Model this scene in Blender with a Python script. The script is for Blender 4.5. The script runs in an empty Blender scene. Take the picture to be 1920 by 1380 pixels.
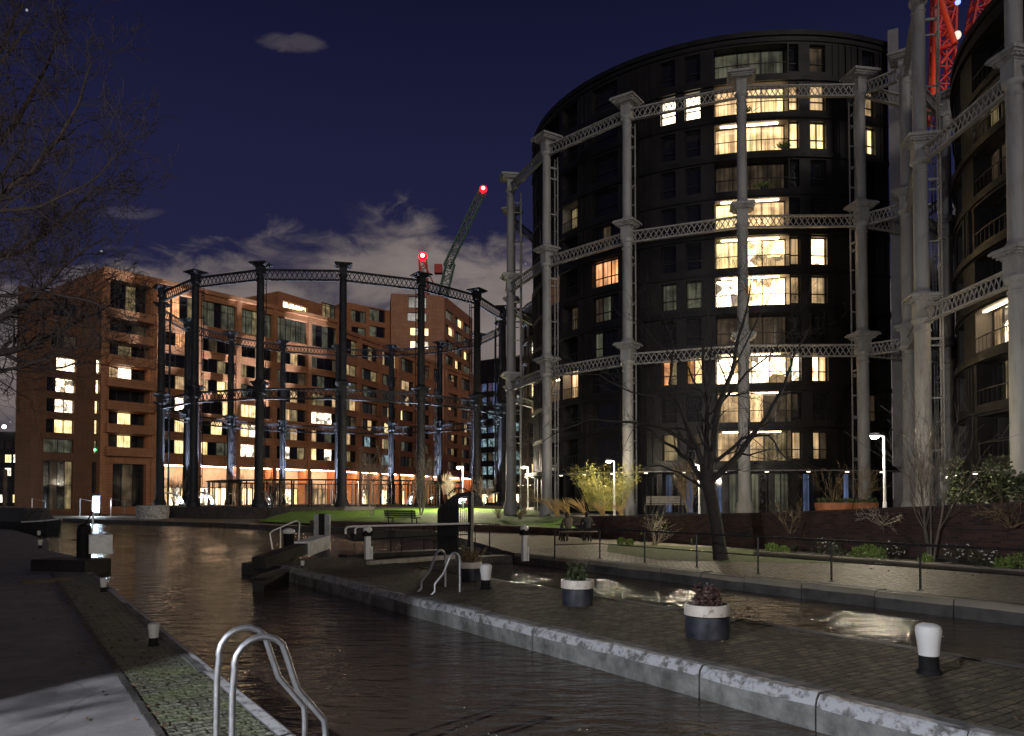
import bpy, math, random
from mathutils import Vector, Matrix, noise as mnoise
from mathutils.geometry import tessellate_polygon
R = math.radians
scene = bpy.context.scene
COL = scene.collection

# ------------------------------------------------------------------ camera, world, sun, exposure
FPX, EYE, PITCH = 1443.0, 1.9, R(1.5)              # focal length in photo pixels, eye height, camera pitch
PY0 = 935 - FPX * math.tan(PITCH)
cd = bpy.data.cameras.new('camera'); cam = bpy.data.objects.new('camera', cd); COL.objects.link(cam)
cam.location = (0, 0, EYE); cam.rotation_euler = (R(90) + PITCH, 0, 0)
cd.sensor_width = 36; cd.lens = 36 * FPX / 1920; cd.shift_y = (PY0 - 690) / 1920
cd.clip_start = 0.05; cd.clip_end = 6000
scene.camera = cam
scene.view_settings.view_transform = 'Standard'; scene.view_settings.look = 'None'
scene.view_settings.exposure = 0.35; scene.view_settings.gamma = 1
scene.render.engine = 'CYCLES'
cy = scene.cycles
cy.use_denoising = True; cy.max_bounces = 6; cy.diffuse_bounces = 3; cy.glossy_bounces = 3
cy.sample_clamp_indirect = 14.0; cy.sample_clamp_direct = 0; cy.caustics_reflective = False; cy.caustics_refractive = False
try: cy.denoiser = 'OPENIMAGEDENOISE'
except Exception: pass

world = bpy.data.worlds.new('World'); scene.world = world; world.use_nodes = True
wn, wl = world.node_tree.nodes, world.node_tree.links
wn.clear()

def nn(nt, typ, **kw):
    n = nt.nodes.new(typ)
    for k, v in kw.items():
        if k == 'inp':
            for i, x in v.items(): n.inputs[i].default_value = x
        else: setattr(n, k, v)
    return n
def mth(nt, op, a, b=None, c=None, clamp=False):
    n = nt.nodes.new('ShaderNodeMath'); n.operation = op; n.use_clamp = clamp
    for i, x in enumerate((a, b, c)):
        if x is None: continue
        if isinstance(x, (int, float)): n.inputs[i].default_value = x
        else: nt.links.new(x, n.inputs[i])
    return n.outputs[0]
def ramp(nt, fac, stops, interp='LINEAR'):
    n = nt.nodes.new('ShaderNodeValToRGB'); n.color_ramp.interpolation = interp
    el = n.color_ramp.elements
    while len(el) < len(stops): el.new(0.5)
    for e, (p, c) in zip(el, stops):
        e.position = p; e.color = (c[0], c[1], c[2], 1) if not isinstance(c, (int, float)) else (c, c, c, 1)
    nt.links.new(fac, n.inputs[0])
    return n.outputs[0]
def mix(nt, fac, a, b, mode='MIX'):
    n = nt.nodes.new('ShaderNodeMix'); n.data_type = 'RGBA'; n.blend_type = mode
    for i, x in ((0, fac), (6, a), (7, b)):
        if isinstance(x, (int, float)): n.inputs[i].default_value = x
        elif isinstance(x, tuple): n.inputs[i].default_value = (x[0], x[1], x[2], 1)
        else: nt.links.new(x, n.inputs[i])
    return n.outputs[2]

def build_sky():
    nt = world.node_tree
    out = nn(nt, 'ShaderNodeOutputWorld'); bg = nn(nt, 'ShaderNodeBackground')
    tc = nn(nt, 'ShaderNodeTexCoord'); sx = nn(nt, 'ShaderNodeSeparateXYZ'); wl.new(tc.outputs['Generated'], sx.inputs[0])
    X, Y, Z = sx.outputs
    yy = mth(nt, 'MAXIMUM', mth(nt, 'ABSOLUTE', Y), 0.12)
    u = mth(nt, 'DIVIDE', X, yy); v = mth(nt, 'DIVIDE', Z, yy)      # tangent of azimuth and of elevation
    grad = ramp(nt, mth(nt, 'MULTIPLY', Z, 1.0), [(0.0, (0.052, 0.042, 0.055)), (0.12, (0.034, 0.030, 0.056)), (0.28, (0.0150, 0.0158, 0.049)),
                                               (0.40, (0.0120, 0.0128, 0.043)), (0.55, (0.0062, 0.0068, 0.026)), (0.8, (0.003, 0.003, 0.012))])
    def nz(scale, detail, sv, rough=.55, dist=0.0):
        mp = nn(nt, 'ShaderNodeMapping'); mp.inputs['Scale'].default_value = sv
        wl.new(tc.outputs['Generated'], mp.inputs['Vector'])
        n = nn(nt, 'ShaderNodeTexNoise', inp={'Scale': scale, 'Detail': detail, 'Roughness': rough, 'Distortion': dist})
        wl.new(mp.outputs[0], n.inputs['Vector']); return n.outputs['Fac']
    n1 = nz(6.5, 7, (1, 1, 2.2), .58, .35); n2 = nz(15.0, 6, (1, 1, 2.2), .6, .6)
    edge = ramp(nt, mth(nt, 'MULTIPLY_ADD', u, 0.6, 0.5), [(0.0, .29), (0.10, .30), (0.18, .30), (0.21, .295), (0.26, .318), (0.33, .34), (0.385, .355), (0.42, .368), (0.455, .325), (0.5, .335), (0.62, .33), (1.0, .28)])
    d = mth(nt, 'SUBTRACT', edge, v)
    d = mth(nt, 'ADD', d, mth(nt, 'MULTIPLY', mth(nt, 'SUBTRACT', n2, .5), .17))
    body = nn(nt, 'ShaderNodeMapRange', interpolation_type='SMOOTHSTEP', inp={1: -0.022, 2: 0.045}); wl.new(d, body.inputs[0])
    holes = nn(nt, 'ShaderNodeMapRange', interpolation_type='SMOOTHSTEP', inp={1: 0.31, 2: 0.52}); wl.new(n1, holes.inputs[0])
    low = nn(nt, 'ShaderNodeMapRange', inp={1: 0.20, 2: 0.30, 3: 1, 4: 0}); wl.new(v, low.inputs[0])
    cl = mth(nt, 'MULTIPLY', body.outputs[0], mth(nt, 'MAXIMUM', mth(nt, 'MULTIPLY', low.outputs[0], .45), mth(nt, 'MULTIPLY_ADD', holes.outputs[0], .72, .28)), clamp=True)
    # one small wisp high up
    def ell(u0, v0, a, b, amp):
        e = mth(nt, 'ADD', mth(nt, 'POWER', mth(nt, 'DIVIDE', mth(nt, 'SUBTRACT', u, u0), a), 2), mth(nt, 'POWER', mth(nt, 'DIVIDE', mth(nt, 'SUBTRACT', v, v0), b), 2))
        e = mth(nt, 'ADD', e, mth(nt, 'MULTIPLY', mth(nt, 'SUBTRACT', n2, .5), 3.2))
        e = mth(nt, 'ADD', e, mth(nt, 'MULTIPLY', mth(nt, 'SUBTRACT', n1, .5), 2.0))
        m = nn(nt, 'ShaderNodeMapRange', interpolation_type='SMOOTHSTEP', inp={1: 0.0, 2: 1.0, 3: amp, 4: 0}); wl.new(e, m.inputs[0]); return m.outputs[0]
    cl = mth(nt, 'MAXIMUM', cl, ell(-.292, .602, .05, .016, .26))
    cl = mth(nt, 'MAXIMUM', cl, ell(-.50, .375, .05, .012, .18))
    ccol = ramp(nt, n1, [(0.3, (0.105, 0.088, 0.094)), (0.65, (0.205, 0.172, 0.162))])
    sky = mix(nt, cl, grad, ccol)
    vo = nn(nt, 'ShaderNodeTexVoronoi', inp={'Scale': 55.0}); wl.new(tc.outputs['Generated'], vo.inputs['Vector'])
    sc_ = nn(nt, 'ShaderNodeSeparateColor'); wl.new(vo.outputs['Color'], sc_.inputs[0])
    pick = mth(nt, 'GREATER_THAN', sc_.outputs[0], .93)
    st = mth(nt, 'LESS_THAN', vo.outputs['Distance'], .075)
    st = mth(nt, 'MULTIPLY', mth(nt, 'MULTIPLY', st, pick), mth(nt, 'MULTIPLY', sc_.outputs[1], mth(nt, 'SUBTRACT', 1, cl, clamp=True)))
    sky = mix(nt, 1.0, sky, mix(nt, mth(nt, 'MULTIPLY', st, .8), (0, 0, 0), (.55, .55, .62)), 'ADD')
    wl.new(sky, bg.inputs[0]); bg.inputs[1].default_value = 0.82
    wl.new(bg.outputs[0], out.inputs[0])
build_sky()

SUN_AZ, SUN_EL, SUN_E = (0.30, -0.954), R(8.5), 0.46     # glow of the lit streets behind the photographer
sd = bpy.data.lights.new('sun', 'SUN'); sd.energy = SUN_E; sd.angle = R(14); sd.color = (1.0, 0.93, 0.84)
sun = bpy.data.objects.new('sun', sd); COL.objects.link(sun)
sun.rotation_euler = Vector((-SUN_AZ[0] * math.cos(SUN_EL), -SUN_AZ[1] * math.cos(SUN_EL), -math.sin(SUN_EL))).to_track_quat('-Z', 'Y').to_euler()

# ------------------------------------------------------------------ helpers
def ray(px, py):
    a, b = (px - 960) / FPX, (PY0 - py) / FPX
    c, s = math.cos(PITCH), math.sin(PITCH)
    return Vector((a, c - b * s, s + b * c))
def G(px, py, z=0.0):                                # where that line of sight meets the level z
    d = ray(px, py); k = (z - EYE) / d.z
    return Vector((d.x * k, d.y * k, z))
def D(px, py, Y):
    d = ray(px, py); k = Y / d.y
    return Vector((d.x * k, Y, EYE + d.z * k))
LU, LV = Vector((-0.553, 0.833, 0)), Vector((0.833, 0.553, 0))   # along the lock, across the lock
LROT = math.atan2(LV.y, LV.x)
def LK(s, t, z=0.0): return LU * s + LV * t + Vector((0, 0, z))
def rng(seed): return random.Random(seed)

ORG = {}
class MB:
    def __init__(s): s.v, s.f, s.m = [], [], []
    def add(s, vs, fs, mi=0):
        o = len(s.v); s.v += [tuple(v) for v in vs]; s.f += [tuple(i + o for i in f) for f in fs]; s.m += [mi] * len(fs)
    def hexa(s, c, mi=0):                            # 8 corners: bottom ring then top ring
        s.add(c, [(3, 2, 1, 0), (4, 5, 6, 7), (0, 1, 5, 4), (1, 2, 6, 5), (2, 3, 7, 6), (3, 0, 4, 7)], mi)
    def box(s, c, d, rz=0.0, mi=0):
        x, y, z = d[0] / 2, d[1] / 2, d[2] / 2; ca, sa = math.cos(rz), math.sin(rz)
        pts = []
        for zz in (-z, z):
            for xx, yy in ((-x, -y), (x, -y), (x, y), (-x, y)):
                pts.append((c[0] + xx * ca - yy * sa, c[1] + xx * sa + yy * ca, c[2] + zz))
        s.hexa(pts, mi)
    def bar(s, p0, p1, w, h, mi=0, up=(0, 0, 1)):
        p0, p1 = Vector(p0), Vector(p1); d = (p1 - p0).normalized(); up = Vector(up)
        if abs(d.dot(up)) > .98: up = Vector((0, 1, 0))
        sd_ = d.cross(up).normalized() * w / 2; u = sd_.cross(d).normalized() * h / 2
        s.hexa([p0 - sd_ - u, p0 + sd_ - u, p1 + sd_ - u, p1 - sd_ - u, p0 - sd_ + u, p0 + sd_ + u, p1 + sd_ + u, p1 - sd_ + u], mi)
    def tube(s, pts, rs, n=8, mi=0, caps=True):
        pts = [Vector(p) for p in pts]
        if isinstance(rs, (int, float)): rs = [rs] * len(pts)
        rings = []; ref = None
        for i, p in enumerate(pts):
            d = (pts[min(i + 1, len(pts) - 1)] - pts[max(i - 1, 0)])
            d = d.normalized() if d.length > 1e-9 else Vector((0, 0, 1))
            if ref is None: ref = Vector((0, 0, 1)) if abs(d.z) < .9 else Vector((1, 0, 0))
            a = d.cross(ref)
            a = a.normalized() if a.length > 1e-6 else d.orthogonal().normalized()
            b = a.cross(d).normalized(); ref = b
            rings.append([p + (a * math.cos(2 * math.pi * k / n) + b * math.sin(2 * math.pi * k / n)) * rs[i] for k in range(n)])
        o = len(s.v)
        for r in rings: s.v += [tuple(q) for q in r]
        for i in range(len(rings) - 1):
            for k in range(n):
                s.f.append((o + i * n + k, o + i * n + (k + 1) % n, o + (i + 1) * n + (k + 1) % n, o + (i + 1) * n + k)); s.m.append(mi)
        if caps:
            s.f.append(tuple(o + k for k in range(n))[::-1]); s.m.append(mi)
            s.f.append(tuple(o + (len(rings) - 1) * n + k for k in range(n))); s.m.append(mi)
    def lathe(s, prof, c=(0, 0, 0), n=24, mi=0, jit=0.0, rg=None):
        o = len(s.v)
        for r, z in prof:
            for k in range(n):
                a = 2 * math.pi * k / n; rr = r * (1 + (rg.uniform(-jit, jit) if rg else 0))
                s.v.append((c[0] + rr * math.cos(a), c[1] + rr * math.sin(a), c[2] + z))
        for i in range(len(prof) - 1):
            for k in range(n):
                s.f.append((o + i * n + k, o + i * n + (k + 1) % n, o + (i + 1) * n + (k + 1) % n, o + (i + 1) * n + k)); s.m.append(mi)
        s.f.append(tuple(o + k for k in range(n))[::-1]); s.m.append(mi)
        s.f.append(tuple(o + (len(prof) - 1) * n + k for k in range(n))); s.m.append(mi)
    def prism(s, poly, z0, z1, mi=0, top_mi=None, bottom=True):
        n = len(poly); zt = z1 if hasattr(z1, '__len__') else [z1] * n
        area = sum(poly[i][0] * poly[(i + 1) % n][1] - poly[(i + 1) % n][0] * poly[i][1] for i in range(n))
        if area < 0: poly = poly[::-1]; zt = zt[::-1]
        o = len(s.v)
        s.v += [(p[0], p[1], z0) for p in poly] + [(p[0], p[1], zt[i]) for i, p in enumerate(poly)]
        for i in range(n):
            j = (i + 1) % n; s.f.append((o + i, o + j, o + n + j, o + n + i)); s.m.append(mi)
        for a, b, c in tessellate_polygon([[Vector((p[0], p[1], 0)) for p in poly]]):
            pa, pb, pc = poly[a], poly[b], poly[c]
            if (pb[0] - pa[0]) * (pc[1] - pa[1]) - (pb[1] - pa[1]) * (pc[0] - pa[0]) < 0: b, c = c, b
            s.f.append((o + n + a, o + n + b, o + n + c)); s.m.append(mi if top_mi is None else top_mi)
            if bottom: s.f.append((o + a, o + c, o + b)); s.m.append(mi)
    def ball(s, c, r, sq=(1, 1, 1), n=10, mi=0):
        prof = [(max(1e-3, r * math.sin(math.pi * i / n)), -r * math.cos(math.pi * i / n)) for i in range(n + 1)]
        o = len(s.v); s.lathe(prof, (0, 0, 0), n + 4, mi)
        for i in range(o, len(s.v)):
            x, y, z = s.v[i]; s.v[i] = (c[0] + x * sq[0], c[1] + y * sq[1], c[2] + z * sq[2])
    def leaf(s, c, d, L, W, rg, mi=0):
        d = Vector(d).normalized(); a = d.orthogonal().normalized()
        a.rotate(Matrix.Rotation(rg.uniform(0, 6.28), 3, d)); c = Vector(c)
        s.add([c, c + d * L * .5 + a * W, c + d * L, c + d * L * .5 - a * W], [(0, 1, 2, 3)], mi)
    def build(s, name, mats, parent=None, local=False, bevel=0.0, flat=False):
        me = bpy.data.meshes.new(name); org = ORG.get(parent, Vector((0, 0, 0))) if (parent and not local) else Vector((0, 0, 0))
        me.from_pydata([(v[0] - org[0], v[1] - org[1], v[2] - org[2]) for v in s.v], [], s.f)
        for m in (mats if isinstance(mats, (list, tuple)) else [mats]): me.materials.append(m)
        me.polygons.foreach_set('material_index', s.m)
        if not flat:
            me.polygons.foreach_set('use_smooth', [True] * len(s.f))
            me.set_sharp_from_angle(angle=R(38))
        me.update()
        o = bpy.data.objects.new(name, me); COL.objects.link(o)
        if parent: o.parent = parent; ORG[o] = ORG.get(parent, Vector((0, 0, 0)))
        if bevel:
            b = o.modifiers.new('bevel', 'BEVEL'); b.width = bevel; b.segments = 2; b.limit_method = 'ANGLE'; b.angle_limit = R(40)
        return o
def tag(o, label=None, cat=None, group=None, kind=None):
    for k, v in (('label', label), ('category', cat), ('group', group), ('kind', kind)):
        if v: o[k] = v
    return o
def thing(name, label, cat, loc=(0, 0, 0), group=None, rz=0.0):
    o = bpy.data.objects.new(name, None); COL.objects.link(o); o.location = loc; o.rotation_euler.z = rz; o.empty_display_size = .2
    ORG[o] = Vector(loc); return tag(o, label, cat, group)
KIDS = {}
def copy_tree(o, parent=None, keep=True):
    c = o.copy(); COL.objects.link(c)
    if parent: c.parent = parent
    for ch in [x for x in ALLKIDS(o)]: copy_tree(ch, c)
    return c
def ALLKIDS(o): return [x for x in COL.objects if x.parent == o]
def light(name, typ, energy, color, parent=None, loc=(0, 0, 0), size=.1, **kw):
    l = bpy.data.lights.new(name, typ); l.energy = energy; l.color = color
    if typ in ('POINT', 'SPOT'): l.shadow_soft_size = size
    for k, v in kw.items(): setattr(l, k, v)
    o = bpy.data.objects.new(name, l); COL.objects.link(o); o.location = loc
    if parent: o.parent = parent
    return o

# ------------------------------------------------------------------ materials
def base_mat(name):
    m = bpy.data.materials.new(name); m.use_nodes = True; nt = m.node_tree; nt.nodes.clear()
    out = nn(nt, 'ShaderNodeOutputMaterial'); b = nn(nt, 'ShaderNodeBsdfPrincipled'); nt.links.new(b.outputs[0], out.inputs[0])
    tc = nn(nt, 'ShaderNodeTexCoord'); return m, nt, b, tc.outputs['Object'], out
def noise(nt, vec, scale, detail=4, rough=.55, dist=0.0, sv=None, rot=None):
    if sv or rot:
        mp = nn(nt, 'ShaderNodeMapping'); nt.links.new(vec, mp.inputs['Vector'])
        if sv: mp.inputs['Scale'].default_value = sv
        if rot: mp.inputs['Rotation'].default_value = rot
        vec = mp.outputs[0]
    n = nn(nt, 'ShaderNodeTexNoise', inp={'Scale': scale, 'Detail': detail, 'Roughness': rough, 'Distortion': dist}); nt.links.new(vec, n.inputs['Vector'])
    return n.outputs['Fac']
def bump(nt, b, h, strength, dist=.02):
    n = nn(nt, 'ShaderNodeBump', inp={'Strength': strength, 'Distance': dist}); nt.links.new(h, n.inputs['Height']); nt.links.new(n.outputs[0], b.inputs['Normal'])
def M(name, col, rough=.6, metal=0.0, var=.3, scale=3.0, bmp=0.0, bscale=25.0, dirt=None, spec=.5):
    m, nt, b, vec, _ = base_mat(name)
    f = noise(nt, vec, scale, 6, .6)
    lo = tuple(c * (1 - var) for c in col); hi = tuple(min(1, c * (1 + var)) for c in col)
    c = ramp(nt, f, [(0.32, lo), (0.68, hi)])
    if name == 'tarmac':
        vc = nn(nt, 'ShaderNodeTexVoronoi', feature='DISTANCE_TO_EDGE', inp={'Scale': .55}); nt.links.new(mix(nt, .22, vec, noise(nt, vec, 1.5, 4)), vc.inputs['Vector'])
        c = mix(nt, ramp(nt, vc.outputs['Distance'], [(.003, .32), (.010, 0.0)]), c, (.03, .03, .03)); c = mix(nt, 1.0, c, ramp(nt, noise(nt, vec, 160, 2), [(.3, .72), (.7, 1.15)]), 'MULTIPLY')
    if dirt:
        d = noise(nt, vec, scale * .37, 8, .7, .4); c = mix(nt, ramp(nt, d, [(.5, 0.0), (.72, .75)]), c, dirt)
    nt.links.new(c, b.inputs['Base Color'])
    nt.links.new(ramp(nt, noise(nt, vec, scale * 2.3), [(.3, max(.02, rough - .12)), (.7, min(1, rough + .12))]), b.inputs['Roughness'])
    b.inputs['Metallic'].default_value = metal; b.inputs['Specular IOR Level'].default_value = spec
    if bmp: bump(nt, b, noise(nt, vec, bscale, 5), bmp)
    return m
def setts(name, c1, c2, joint, bw=.22, bh=.12, rot=LROT, moss=None, rough=.55, bstr=.9, moss_amt=(.45, .65), bd=.04):
    m, nt, b, vec, _ = base_mat(name)
    mp = nn(nt, 'ShaderNodeMapping'); mp.inputs['Rotation'].default_value = (0, 0, -rot); nt.links.new(vec, mp.inputs['Vector'])
    wob = nn(nt, 'ShaderNodeTexNoise', inp={'Scale': 2.5, 'Detail': 2.0}); nt.links.new(vec, wob.inputs['Vector'])
    v2 = nn(nt, 'ShaderNodeVectorMath', operation='MULTIPLY_ADD'); nt.links.new(wob.outputs['Color'], v2.inputs[0]); v2.inputs[1].default_value = (.07, .07, 0); nt.links.new(mp.outputs[0], v2.inputs[2])
    br = nn(nt, 'ShaderNodeTexBrick', inp={'Scale': 1.0, 'Mortar Size': .014, 'Mortar Smooth': .6, 'Bias': 0.0, 'Brick Width': bw, 'Row Height': bh})
    br.inputs['Color1'].default_value = (*c1, 1); br.inputs['Color2'].default_value = (*c2, 1); br.inputs['Mortar'].default_value = (*joint, 1)
    nt.links.new(v2.outputs[0], br.inputs['Vector'])
    c = mix(nt, .55, br.outputs['Color'], ramp(nt, noise(nt, vec, 9, 6, .65), [(.3, .35), (.7, 1.0)]), 'MULTIPLY')
    if moss: c = mix(nt, ramp(nt, noise(nt, vec, 1.7, 7, .7), [(moss_amt[0], 0.0), (moss_amt[1], .8)]), c, moss)
    nt.links.new(c, b.inputs['Base Color'])
    nt.links.new(ramp(nt, noise(nt, vec, 5, 5), [(.3, rough - .15), (.7, rough + .2)]), b.inputs['Roughness'])
    h = mth(nt, 'ADD', mth(nt, 'MULTIPLY', br.outputs['Fac'], -1.0), mth(nt, 'MULTIPLY', noise(nt, vec, 14, 5), 1.3))
    bump(nt, b, h, bstr, bd)
    return m
def lit(name, col, strength, style='room', scale=1.0, lo=.3):
    """a lit pane: the uneven light of a furnished room or a drawn curtain seen through glass"""
    m, nt, b, vec, out = base_mat(name)
    f = ramp(nt, noise(nt, vec, .9 * scale, 3, .5), [(.36, lo), (.62, 1.0)])
    if style == 'curtain':
        w = nn(nt, 'ShaderNodeTexNoise', inp={'Scale': 6.0 * scale, 'Detail': 2.0})
        mp = nn(nt, 'ShaderNodeMapping'); mp.inputs['Scale'].default_value = (1, 1, .03); nt.links.new(vec, mp.inputs[0]); nt.links.new(mp.outputs[0], w.inputs['Vector'])
        f = mth(nt, 'MULTIPLY', f, ramp(nt, w.outputs['Fac'], [(.35, .35), (.6, 1.0)]))
    else:
        v = nn(nt, 'ShaderNodeTexVoronoi', feature='F1', distance='CHEBYCHEV', inp={'Scale': 1.35 * scale, 'Randomness': .9}); nt.links.new(vec, v.inputs['Vector'])
        s_ = nn(nt, 'ShaderNodeSeparateColor'); nt.links.new(v.outputs['Color'], s_.inputs[0])
        f = mth(nt, 'MULTIPLY', f, ramp(nt, s_.outputs[0], [(.0, .05), (.18, .32), (.30, .9), (1, 1.0)], 'LINEAR'))
        v3 = nn(nt, 'ShaderNodeTexVoronoi', feature='F1', distance='CHEBYCHEV', inp={'Scale': 3.6 * scale, 'Randomness': 1.0}); nt.links.new(vec, v3.inputs['Vector'])
        s3 = nn(nt, 'ShaderNodeSeparateColor'); nt.links.new(v3.outputs['Color'], s3.inputs[0])
        f = mth(nt, 'MULTIPLY', f, ramp(nt, s3.outputs[1], [(.0, .22), (.22, .7), (.45, 1.0)]))
    c = mix(nt, noise(nt, vec, 1.6 * scale), col, tuple(x * y for x, y in zip(col, (1, .8, .6))))
    b.inputs['Base Color'].default_value = (.02, .02, .02, 1); b.inputs['Roughness'].default_value = .06; b.inputs['Specular IOR Level'].default_value = .3
    nt.links.new(c, b.inputs['Emission Color']); nt.links.new(mth(nt, 'MULTIPLY', f, strength), b.inputs['Emission Strength'])
    return m
def glow(name, col, strength):
    m, nt, b, vec, out = base_mat(name)
    b.inputs['Base Color'].default_value = (*col, 1); b.inputs['Emission Color'].default_value = (*col, 1); b.inputs['Emission Strength'].default_value = strength
    return m
def water_mat():
    m, nt, b, vec, _ = base_mat('canal_water')
    b.inputs['Base Color'].default_value = (.06, .043, .029, 1); b.inputs['IOR'].default_value = 1.33; b.inputs['Roughness'].default_value = .035
    a = noise(nt, vec, 1.7, 1.5, .45, .5, sv=(1.1, 2.3, 1), rot=(0, 0, .30)); c = noise(nt, vec, 6.0, 3, .55, .5, sv=(1, 2.2, 1), rot=(0, 0, -.3))
    patch = ramp(nt, noise(nt, vec, .16, 3), [(.35, .40), (.65, 1.15)])
    e = noise(nt, vec, 15.0, 2, .5, .6, sv=(1, 1.7, 1), rot=(0, 0, .5))
    h = mth(nt, 'MULTIPLY', mth(nt, 'ADD', mth(nt, 'ADD', mth(nt, 'MULTIPLY', a, 1.5), mth(nt, 'MULTIPLY', c, .40)), mth(nt, 'MULTIPLY', e, .13)), patch)
    sx = nn(nt, 'ShaderNodeSeparateXYZ'); nt.links.new(vec, sx.inputs[0])      # the side channel runs choppier
    tt = mth(nt, 'ADD', mth(nt, 'MULTIPLY', sx.outputs[0], .833), mth(nt, 'MULTIPLY', sx.outputs[1], .553))
    chop = nn(nt, 'ShaderNodeMapRange', inp={1: 8.0, 2: 10.0, 3: 1.0, 4: 1.5}); nt.links.new(tt, chop.inputs[0])
    h = mth(nt, 'MULTIPLY', h, chop.outputs[0])
    bump(nt, b, h, .6, .085)
    return m
def worn_paint(name, paint, under, amt=(.42, .55), scale=4.0, rough=.5):
    m, nt, b, vec, _ = base_mat(name)
    n = noise(nt, vec, scale, 9, .72, .2)
    u = mix(nt, noise(nt, vec, 20, 5), under, tuple(x * .55 for x in under))
    p = mix(nt, noise(nt, vec, 3.1, 5), paint, tuple(x * .78 for x in paint))
    nt.links.new(mix(nt, ramp(nt, n, [(amt[0], 0.0), (amt[1], 1.0)]), u, p), b.inputs['Base Color']); b.inputs['Roughness'].default_value = rough
    bump(nt, b, mth(nt, 'ADD', n, mth(nt, 'MULTIPLY', noise(nt, vec, 60, 4), .4)), .5, .012)
    return m
def brickwall(name, c1, c2, mortar):
    m, nt, b, vec, _ = base_mat(name)
    sx = nn(nt, 'ShaderNodeSeparateXYZ'); nt.links.new(vec, sx.inputs[0])
    cx = nn(nt, 'ShaderNodeCombineXYZ'); nt.links.new(mth(nt, 'ADD', mth(nt, 'MULTIPLY', sx.outputs[0], .553), mth(nt, 'MULTIPLY', sx.outputs[1], -.833)), cx.inputs[0]); nt.links.new(sx.outputs[2], cx.inputs[1])
    br = nn(nt, 'ShaderNodeTexBrick', inp={'Scale': 1.0, 'Mortar Size': .008, 'Brick Width': .26, 'Row Height': .085})
    br.inputs['Color1'].default_value = (*c1, 1); br.inputs['Color2'].default_value = (*c2, 1); br.inputs['Mortar'].default_value = (*mortar, 1)
    nt.links.new(cx.outputs[0], br.inputs['Vector'])
    nt.links.new(mix(nt, .6, br.outputs['Color'], ramp(nt, noise(nt, vec, 2.2, 6), [(.3, .4), (.7, 1.0)]), 'MULTIPLY'), b.inputs['Base Color']); b.inputs['Roughness'].default_value = .8
    bump(nt, b, mth(nt, 'MULTIPLY', br.outputs['Fac'], -1.0), .6, .01)
    return m

def weathered(name, col, streak, rough, tile=None):
    m, nt, b, vec, _ = base_mat(name)
    n1 = noise(nt, vec, 5.0, 6, .65, .3, sv=(1, 1, .10)); n2 = noise(nt, vec, 1.3, 8, .7)
    f = mth(nt, 'MULTIPLY', ramp(nt, n1, [(.42, 0.0), (.66, 1.0)]), ramp(nt, n2, [(.35, .15), (.65, 1.0)]))
    c = mix(nt, f, ramp(nt, noise(nt, vec, .5, 5), [(.3, tuple(x * .86 for x in col)), (.7, tuple(x * 1.1 for x in col))]), streak)
    if tile:
        mp = nn(nt, 'ShaderNodeSeparateXYZ'); nt.links.new(vec, mp.inputs[0]); cx = nn(nt, 'ShaderNodeCombineXYZ')
        nt.links.new(mth(nt, 'ADD', mth(nt, 'MULTIPLY', mp.outputs[0], .62), mth(nt, 'MULTIPLY', mp.outputs[1], .78)), cx.inputs[0]); nt.links.new(mp.outputs[2], cx.inputs[1])
        br = nn(nt, 'ShaderNodeTexBrick', inp={'Scale': 1.0, 'Mortar Size': .018, 'Brick Width': tile[0], 'Row Height': tile[1]})
        br.inputs['Color1'].default_value = (1, 1, 1, 1); br.inputs['Color2'].default_value = (.84, .82, .80, 1); br.inputs['Mortar'].default_value = (.55, .52, .5, 1)
        nt.links.new(cx.outputs[0], br.inputs['Vector']); c = mix(nt, 1.0, c, br.outputs['Color'], 'MULTIPLY')
    nt.links.new(c, b.inputs['Base Color']); b.inputs['Roughness'].default_value = rough
    bump(nt, b, noise(nt, vec, 22, 5), .15)
    return m
m_water = water_mat()
m_setts_left = setts('mossy_setts', (.30, .30, .23), (.17, .18, .125), (.03, .035, .02), bw=.21, bh=.105, moss=(.17, .21, .085), bstr=1.0, bd=.06)
m_setts_island = setts('island_setts', (.21, .16, .095), (.08, .062, .04), (.006, .005, .004), bw=.22, bh=.115, moss=(.05, .042, .022), rough=.72, bstr=1.0, bd=.07)
m_setts_path = setts('path_setts', (.34, .29, .21), (.20, .17, .125), (.04, .035, .028), bw=.2, bh=.11, moss=(.09, .085, .04), moss_amt=(.55, .75), bstr=1.0, bd=.08)
m_tarmac = M('tarmac', (.24, .23, .23), .75, var=.25, scale=2.2, bmp=.5, bscale=90, dirt=(.12, .12, .115))
m_pave = M('paving', (.20, .17, .125), .7, var=.2, scale=1.2, bmp=.2, bscale=40)
m_ground = M('ground_earth', (.08, .075, .065), .85, var=.3, scale=.4)
m_plaza = M('plaza_stone', (.22, .2, .18), .6, var=.15, scale=.8)
m_wallstone = M('quay_wall', (.05, .047, .042), .7, var=.5, scale=2.0, bmp=.5, bscale=8)
m_kerb = worn_paint('worn_white_kerb', (.40, .405, .415), (.13, .125, .115), (.41, .52), 8)
m_kerbface = M('kerb_face', (.14, .14, .13), .75, var=.55, scale=3.2, bmp=.9, bscale=18, dirt=(.035, .042, .028))
m_whiteline = worn_paint('worn_white_line', (.62, .62, .62), (.12, .12, .11), (.36, .5), 7)
m_grass = M('lawn_grass', (.12, .25, .018), .8, var=.45, scale=3.0, bmp=.8, bscale=30)
m_white = M('white_paint', (.72, .72, .70), .4, var=.10, scale=7, dirt=(.42, .40, .35), bmp=.1)
m_bollard = worn_paint('bollard_paint', (.70, .69, .66), (.24, .20, .15), (.30, .40), 9, .55)
m_black = M('black_paint', (.0075, .0075, .008), .72, var=.4, scale=5, bmp=.1, spec=.22)
m_blackrail = M('black_rail', (.022, .018, .016), .30, var=.4, scale=9)
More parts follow.
